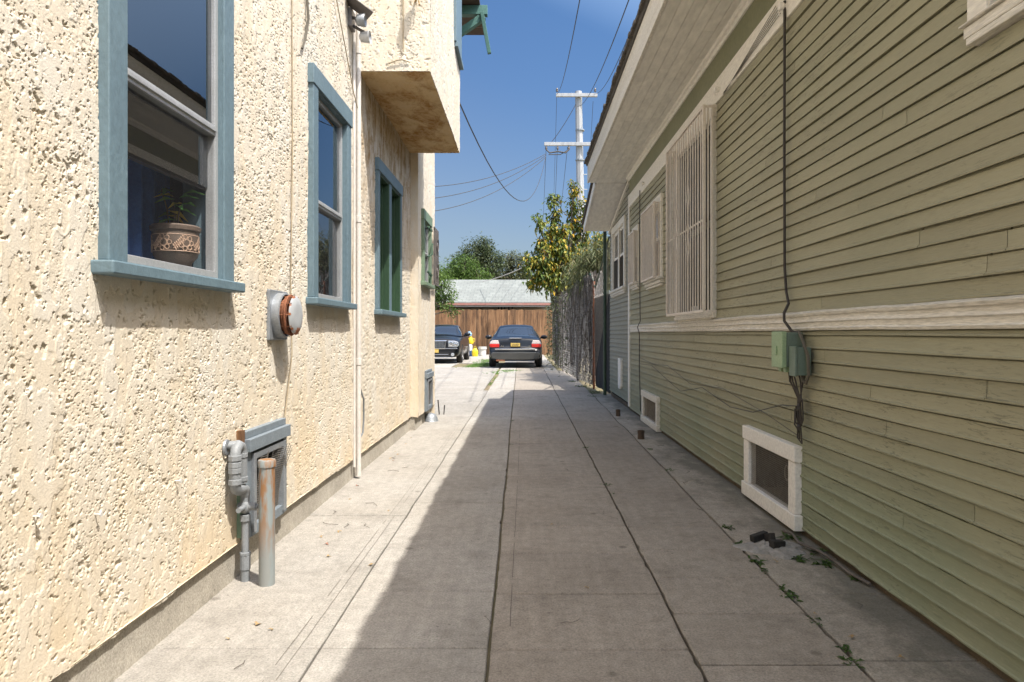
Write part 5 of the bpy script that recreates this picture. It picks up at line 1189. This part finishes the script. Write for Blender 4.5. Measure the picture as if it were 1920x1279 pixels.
def text(name, s, m, root, loc, size, rot=(R(90),0,0)):
    c = bpy.data.curves.new(name, 'FONT'); c.body = s; c.size = size; c.extrude = .004; c.align_x = 'CENTER'; c.align_y = 'CENTER'; 
    tmp = bpy.data.objects.new(name, c); COL.objects.link(tmp); me = bpy.data.meshes.new_from_object(tmp.evaluated_get(bpy.context.evaluated_depsgraph_get())); bpy.data.objects.remove(tmp); me.materials.clear(); me.materials.append(m)
    o = bpy.data.objects.new(name, me); COL.objects.link(o); o.location = loc; o.rotation_euler = rot; o.parent = root; return o

A = thing('parked_sedan', 'black sedan parked nose in, showing red tail lamps and a gold plate', 'car', (-.285,21.9,0))
car_body(A, [(0.0,.34,.52,.60,.60),(.03,.29,.56,.655,.76),(.085,.25,.60,.675,.83),(.10,.24,.80,.86,.835),(.135,.23,.90,.955,.845),(.25,.21,.93,.985,.865),(.7,.2,.94,1.0,.88),(1.4,.2,.93,.98,.885),(3.0,.2,.90,.95,.885),(3.5,.2,.86,.91,.88),(4.2,.24,.72,.78,.84),(4.45,.30,.60,.68,.74),(4.52,.38,.52,.6,.58)], M['paint'])
car_cabin(A, [(.46,.975,.70),(.62,1.02,.70),(1.45,1.395,.55),(1.9,1.425,.56),(2.45,1.40,.57),(3.2,.98,.72),(3.35,.93,.72)], [(.46,.93,.80),(1.2,.93,.83),(3.35,.90,.82)], (.60,1.36), (2.52,3.2), (.98,2.95), [(1.95,2.05)], M['paint'], M['car_glass'], 'rear_window', 'windshield')
for s in (-1, 1):
    b = MB(); b.prism_y([(s*.525,.665),(s*.80,.665),(s*.835,.70),(s*.835,.775),(s*.515,.775)], .055, .20); o = lp(b, 'tail_lamp', M['red_lens'], A, .015)
    b = MB(); b.prism_y([(s*.515,.778),(s*.835,.778),(s*.80,.86),(s*.74,.895),(s*.56,.895)], .065, .20); q = b.build('reversing_lens', M['white_lens'], None, .012); q.parent = o
    b = MB(); b.tube([(s*.46,-.02,.325),(s*.46,.2,.325)], .042, 14, False); b.tube([(s*.46,.02,.325),(s*.46,.2,.325)], .034, 14); lp(b, 'exhaust_pipe', M['chrome'] if s < 0 else M['black'], A, smooth=True)
    b = MB(); b.sphere((s*1.0,2.65,.985), (.12,.06,.075)); b.tube([(s*.86,2.68,.95),(s*.96,2.66,.97)], .03, 8); lp(b, 'mirror', M['paint'], A, smooth=True)
    for y in (.93, 3.6): wheel(A, s*.77, y, .315, s)
    b = MB(); b.box(s*.38-.13, s*.38+.13, 1.5, 1.6, .98, 1.16); b.box(s*.38-.24, s*.38+.24, 1.9, 2.05, .9, 1.08); lp(b, 'headrest', M['seat'], A, .04)
b = MB(); b.box(-.16, .16, .045, .12, .685, .815); b.build; lp(b, 'plate_recess', M['black'], A, .01)
b = MB(); b.box(-.15, .15, .030, .043, .695, .805); o = lp(b, 'licence_plate', M['plate'], A, .003)
b = MB()
for k, x in enumerate((-.10,-.065,-.03,.01,.045,.08)): b.box(x, x+.008, .024, .029, .72, .775); b.box(x, x+.026, .024, .029, .77 if k % 2 else .72, .778 if k % 2 else .728)
q = b.build('plate_text', M['plate_ink'], None); q.parent = o
b = MB(); b.box(-.66, .64, -.012, .04, .585, .625); lp(b, 'bumper_strip', M['chrome'], A, .008)
b = MB(); b.prism_y([(-.79,.46),(-.74,.31),(-.50,.27),(.50,.27),(.74,.31),(.79,.46),(.74,.51),(-.74,.51)], -.035, .05); lp(b, 'bumper', M['bumper'], A, .02)
b = MB(); b.box(-.62, -.34, -.03, .1, .225, .275); lp(b, 'tail_pipe_shield', M['rust'], A, .01); b = MB(); b.box(-.33, .6, .0, .1, .215, .24); lp(b, 'under_panel', M['galv'], A, .005)
b = MB(); b.box(-.2, .2, .06, .12, .955, .975); lp(b, 'boot_lip', M['chrome'], A, .005)
text('badge', 'A4', M['chrome'], A, (-.43,.065,.70), .085); text('badge', '1.8', M['chrome'], A, (.44,.065,.70), .075)

B_ = thing('parked_saloon', 'black saloon with chrome grille parked nose out beyond the stucco corner', 'car', (-3.28,25.0,0))
car_body(B_, [(0.0,.34,.72,.80,.66),(.03,.27,.80,.88,.80),(.10,.23,.84,.93,.88),(.22,.21,.88,.97,.92),(.7,.2,.92,1.0,.935),(1.5,.2,.98,1.05,.94),(3.0,.2,1.0,1.06,.94),(4.3,.2,1.0,1.06,.93),(4.8,.26,.92,1.0,.88),(5.0,.40,.75,.85,.72)], M['paint'])
car_cabin(B_, [(1.35,1.04,.74),(1.5,1.07,.74),(2.2,1.44,.60),(2.8,1.485,.60),(3.6,1.45,.60),(4.35,1.09,.72),(4.5,1.04,.72)], [(1.35,1.0,.84),(3,1.02,.88),(4.5,1.0,.84)], (1.52,2.16), (3.68,4.3), (1.85,4.1), [(2.75,2.87)], M['paint'], M['car_glass'], 'windshield', 'rear_window')
b = MB(); b.prism_y([(-.40,.54),(.40,.54),(.44,.86),(-.44,.86)], -.03, .10); o = lp(b, 'grille', M['chrome'], B_, .02)
b = MB(); b.prism_y([(-.355,.575),(.355,.575),(.39,.815),(-.39,.815)], -.04, .02); q = b.build('grille_mesh', M['black'], None); q.parent = o
b = MB()
for k in range(6): b.box(-.36, .36, -.047, -.041, .60+.036*k, .606+.036*k)
for k in range(14): b.box(-.35+.053*k, -.344+.053*k, -.046, -.0405, .58, .81)
q = b.build('grille_bar', M['galv'], None); q.parent = o
for s in (-1, 1):
    b = MB(); b.prism_y([(s*.49,.62),(s*.80,.60),(s*.88,.66),(s*.86,.80),(s*.72,.845),(s*.49,.845)], -.005, .14); o = lp(b, 'headlight', M['lamp_lens'], B_, .02)
    b = MB()
    for x, z, r_ in ((s*.60,.73,.085), (s*.76,.71,.06)): b.lathe([(r_,-.018),(r_*.8,-.024),(.001,-.016)], (x,0,z), 'y', 18)
    q = b.build('lamp_bowl', M['chrome'], None, smooth=True); q.parent = o
    b = MB(); b.tube([(s*.66,-.03,.34),(s*.66,.05,.34)], .062, 16); lp(b, 'fog_lamp', M['lamp_lens'], B_, .004)
    b = MB(); b.sphere((s*1.04,1.98,1.08), (.12,.07,.085)); b.tube([(s*.88,1.99,1.04),(s*1.0,1.98,1.06)], .03, 8); lp(b, 'mirror', M['paint'], B_, smooth=True)
    for y in (.95, 4.0): wheel(B_, s*.83, y, .36, s)
b = MB(); b.box(-.84, .84, -.025, .04, .548, .572); b.box(-.62, .62, -.02, .05, .225, .25); b.box(-.5, .5, -.025, .03, .335, .35); lp(b, 'bumper_trim', M['chrome'], B_, .006)
b = MB(); b.box(-.52, .52, -.012, .05, .26, .40); lp(b, 'lower_intake', M['black'], B_, .01)
b = MB(); b.box(-.15, .15, -.05, -.03, .41, .53); lp(b, 'licence_plate', M['plate'], B_, .003)
b = MB(); b.lathe([(.18,-.012),(.18,.012),(.165,.012),(.165,-.012),(.18,-.012)], (.42,1.95,1.08), 'y', 20); lp(b, 'steering_wheel', M['seat'], B_)
b = MB()
for s in (-.4, .4): b.box(s-.22, s+.22, 2.5, 2.62, 1.0, 1.22); b.box(s-.12, s+.12, 2.55, 2.65, 1.22, 1.36)
lp(b, 'seat_back', M['seat'], B_, .04)

# ------------------------------------------------------------------ CAMERA, SUN, SKY
cam = bpy.data.cameras.new('camera'); co = bpy.data.objects.new('camera', cam); COL.objects.link(co)
co.location = (0,0,1.12); co.rotation_euler = (R(90),0,0); cam.sensor_width = 36; cam.lens = 36*1280/1920; cam.shift_x = -23/1920; cam.shift_y = -14.5/1920
cam.clip_start = .05; cam.clip_end = 2000; scene.camera = co
SUN = Vector((.36,-.315,.877)).normalized()
sl = bpy.data.lights.new('sun', 'SUN'); sl.energy = 2.05; sl.angle = R(.53); sl.color = (1,.955,.87)
so = bpy.data.objects.new('sun', sl); COL.objects.link(so); so.rotation_euler = SUN.to_track_quat('Z', 'Y').to_euler()
wd = bpy.data.worlds.new('World'); scene.world = wd; wd.use_nodes = True; nt = wd.node_tree
sk = nt.nodes.new('ShaderNodeTexSky'); sk.sky_type = 'NISHITA'; sk.sun_disc = False; sk.sun_elevation = math.asin(SUN.z); sk.sun_rotation = math.atan2(SUN.x, SUN.y); sk.altitude = 100; sk.dust_density = 2.6; sk.ozone_density = 3.0; sk.air_density = 1.0
bg = nt.nodes['Background']; 
# sky scaled by direction: dimmed away from the sun, full overhead to lift shade
tc = nt.nodes.new('ShaderNodeTexCoord'); dt = nt.nodes.new('ShaderNodeVectorMath'); dt.operation = 'DOT_PRODUCT'; nt.links.new(tc.outputs['Generated'], dt.inputs[0]); dt.inputs[1].default_value = SUN
ad = nt.nodes.new('ShaderNodeMath'); ad.operation = 'MULTIPLY_ADD'; ad.inputs[1].default_value = .5; ad.inputs[2].default_value = .5; nt.links.new(dt.outputs['Value'], ad.inputs[0])
rp = nt.nodes.new('ShaderNodeValToRGB'); cr = rp.color_ramp
for i, (q_, c_) in enumerate(((.40, (.27,.265,.265)), (.50, (.20,.255,.305)), (.5525, (.19,.26,.32)), (.66, (1,.93,.80)))):
    e = cr.elements[i] if i < 2 else cr.elements.new(q_)
    e.position = q_; e.color = (*c_, 1)
nt.links.new(ad.outputs[0], rp.inputs[0])
mx = nt.nodes.new('ShaderNodeMix'); mx.data_type = 'RGBA'; mx.blend_type = 'MULTIPLY'; mx.inputs[0].default_value = 1; nt.links.new(sk.outputs[0], mx.inputs[6]); nt.links.new(rp.outputs[0], mx.inputs[7]); nt.links.new(mx.outputs[2], bg.inputs[0]); bg.inputs[1].default_value = .15
scene.view_settings.view_transform = 'Standard'; scene.view_settings.look = 'None'; scene.view_settings.exposure = 1.82; scene.view_settings.gamma = 1
scene.render.engine = 'CYCLES'; cy = scene.cycles; cy.use_denoising = True; cy.caustics_reflective = False; cy.caustics_refractive = False
cy.max_bounces = 8; cy.diffuse_bounces = 5; cy.glossy_bounces = 4; cy.transparent_max_bounces = 16; cy.sample_clamp_indirect = 6
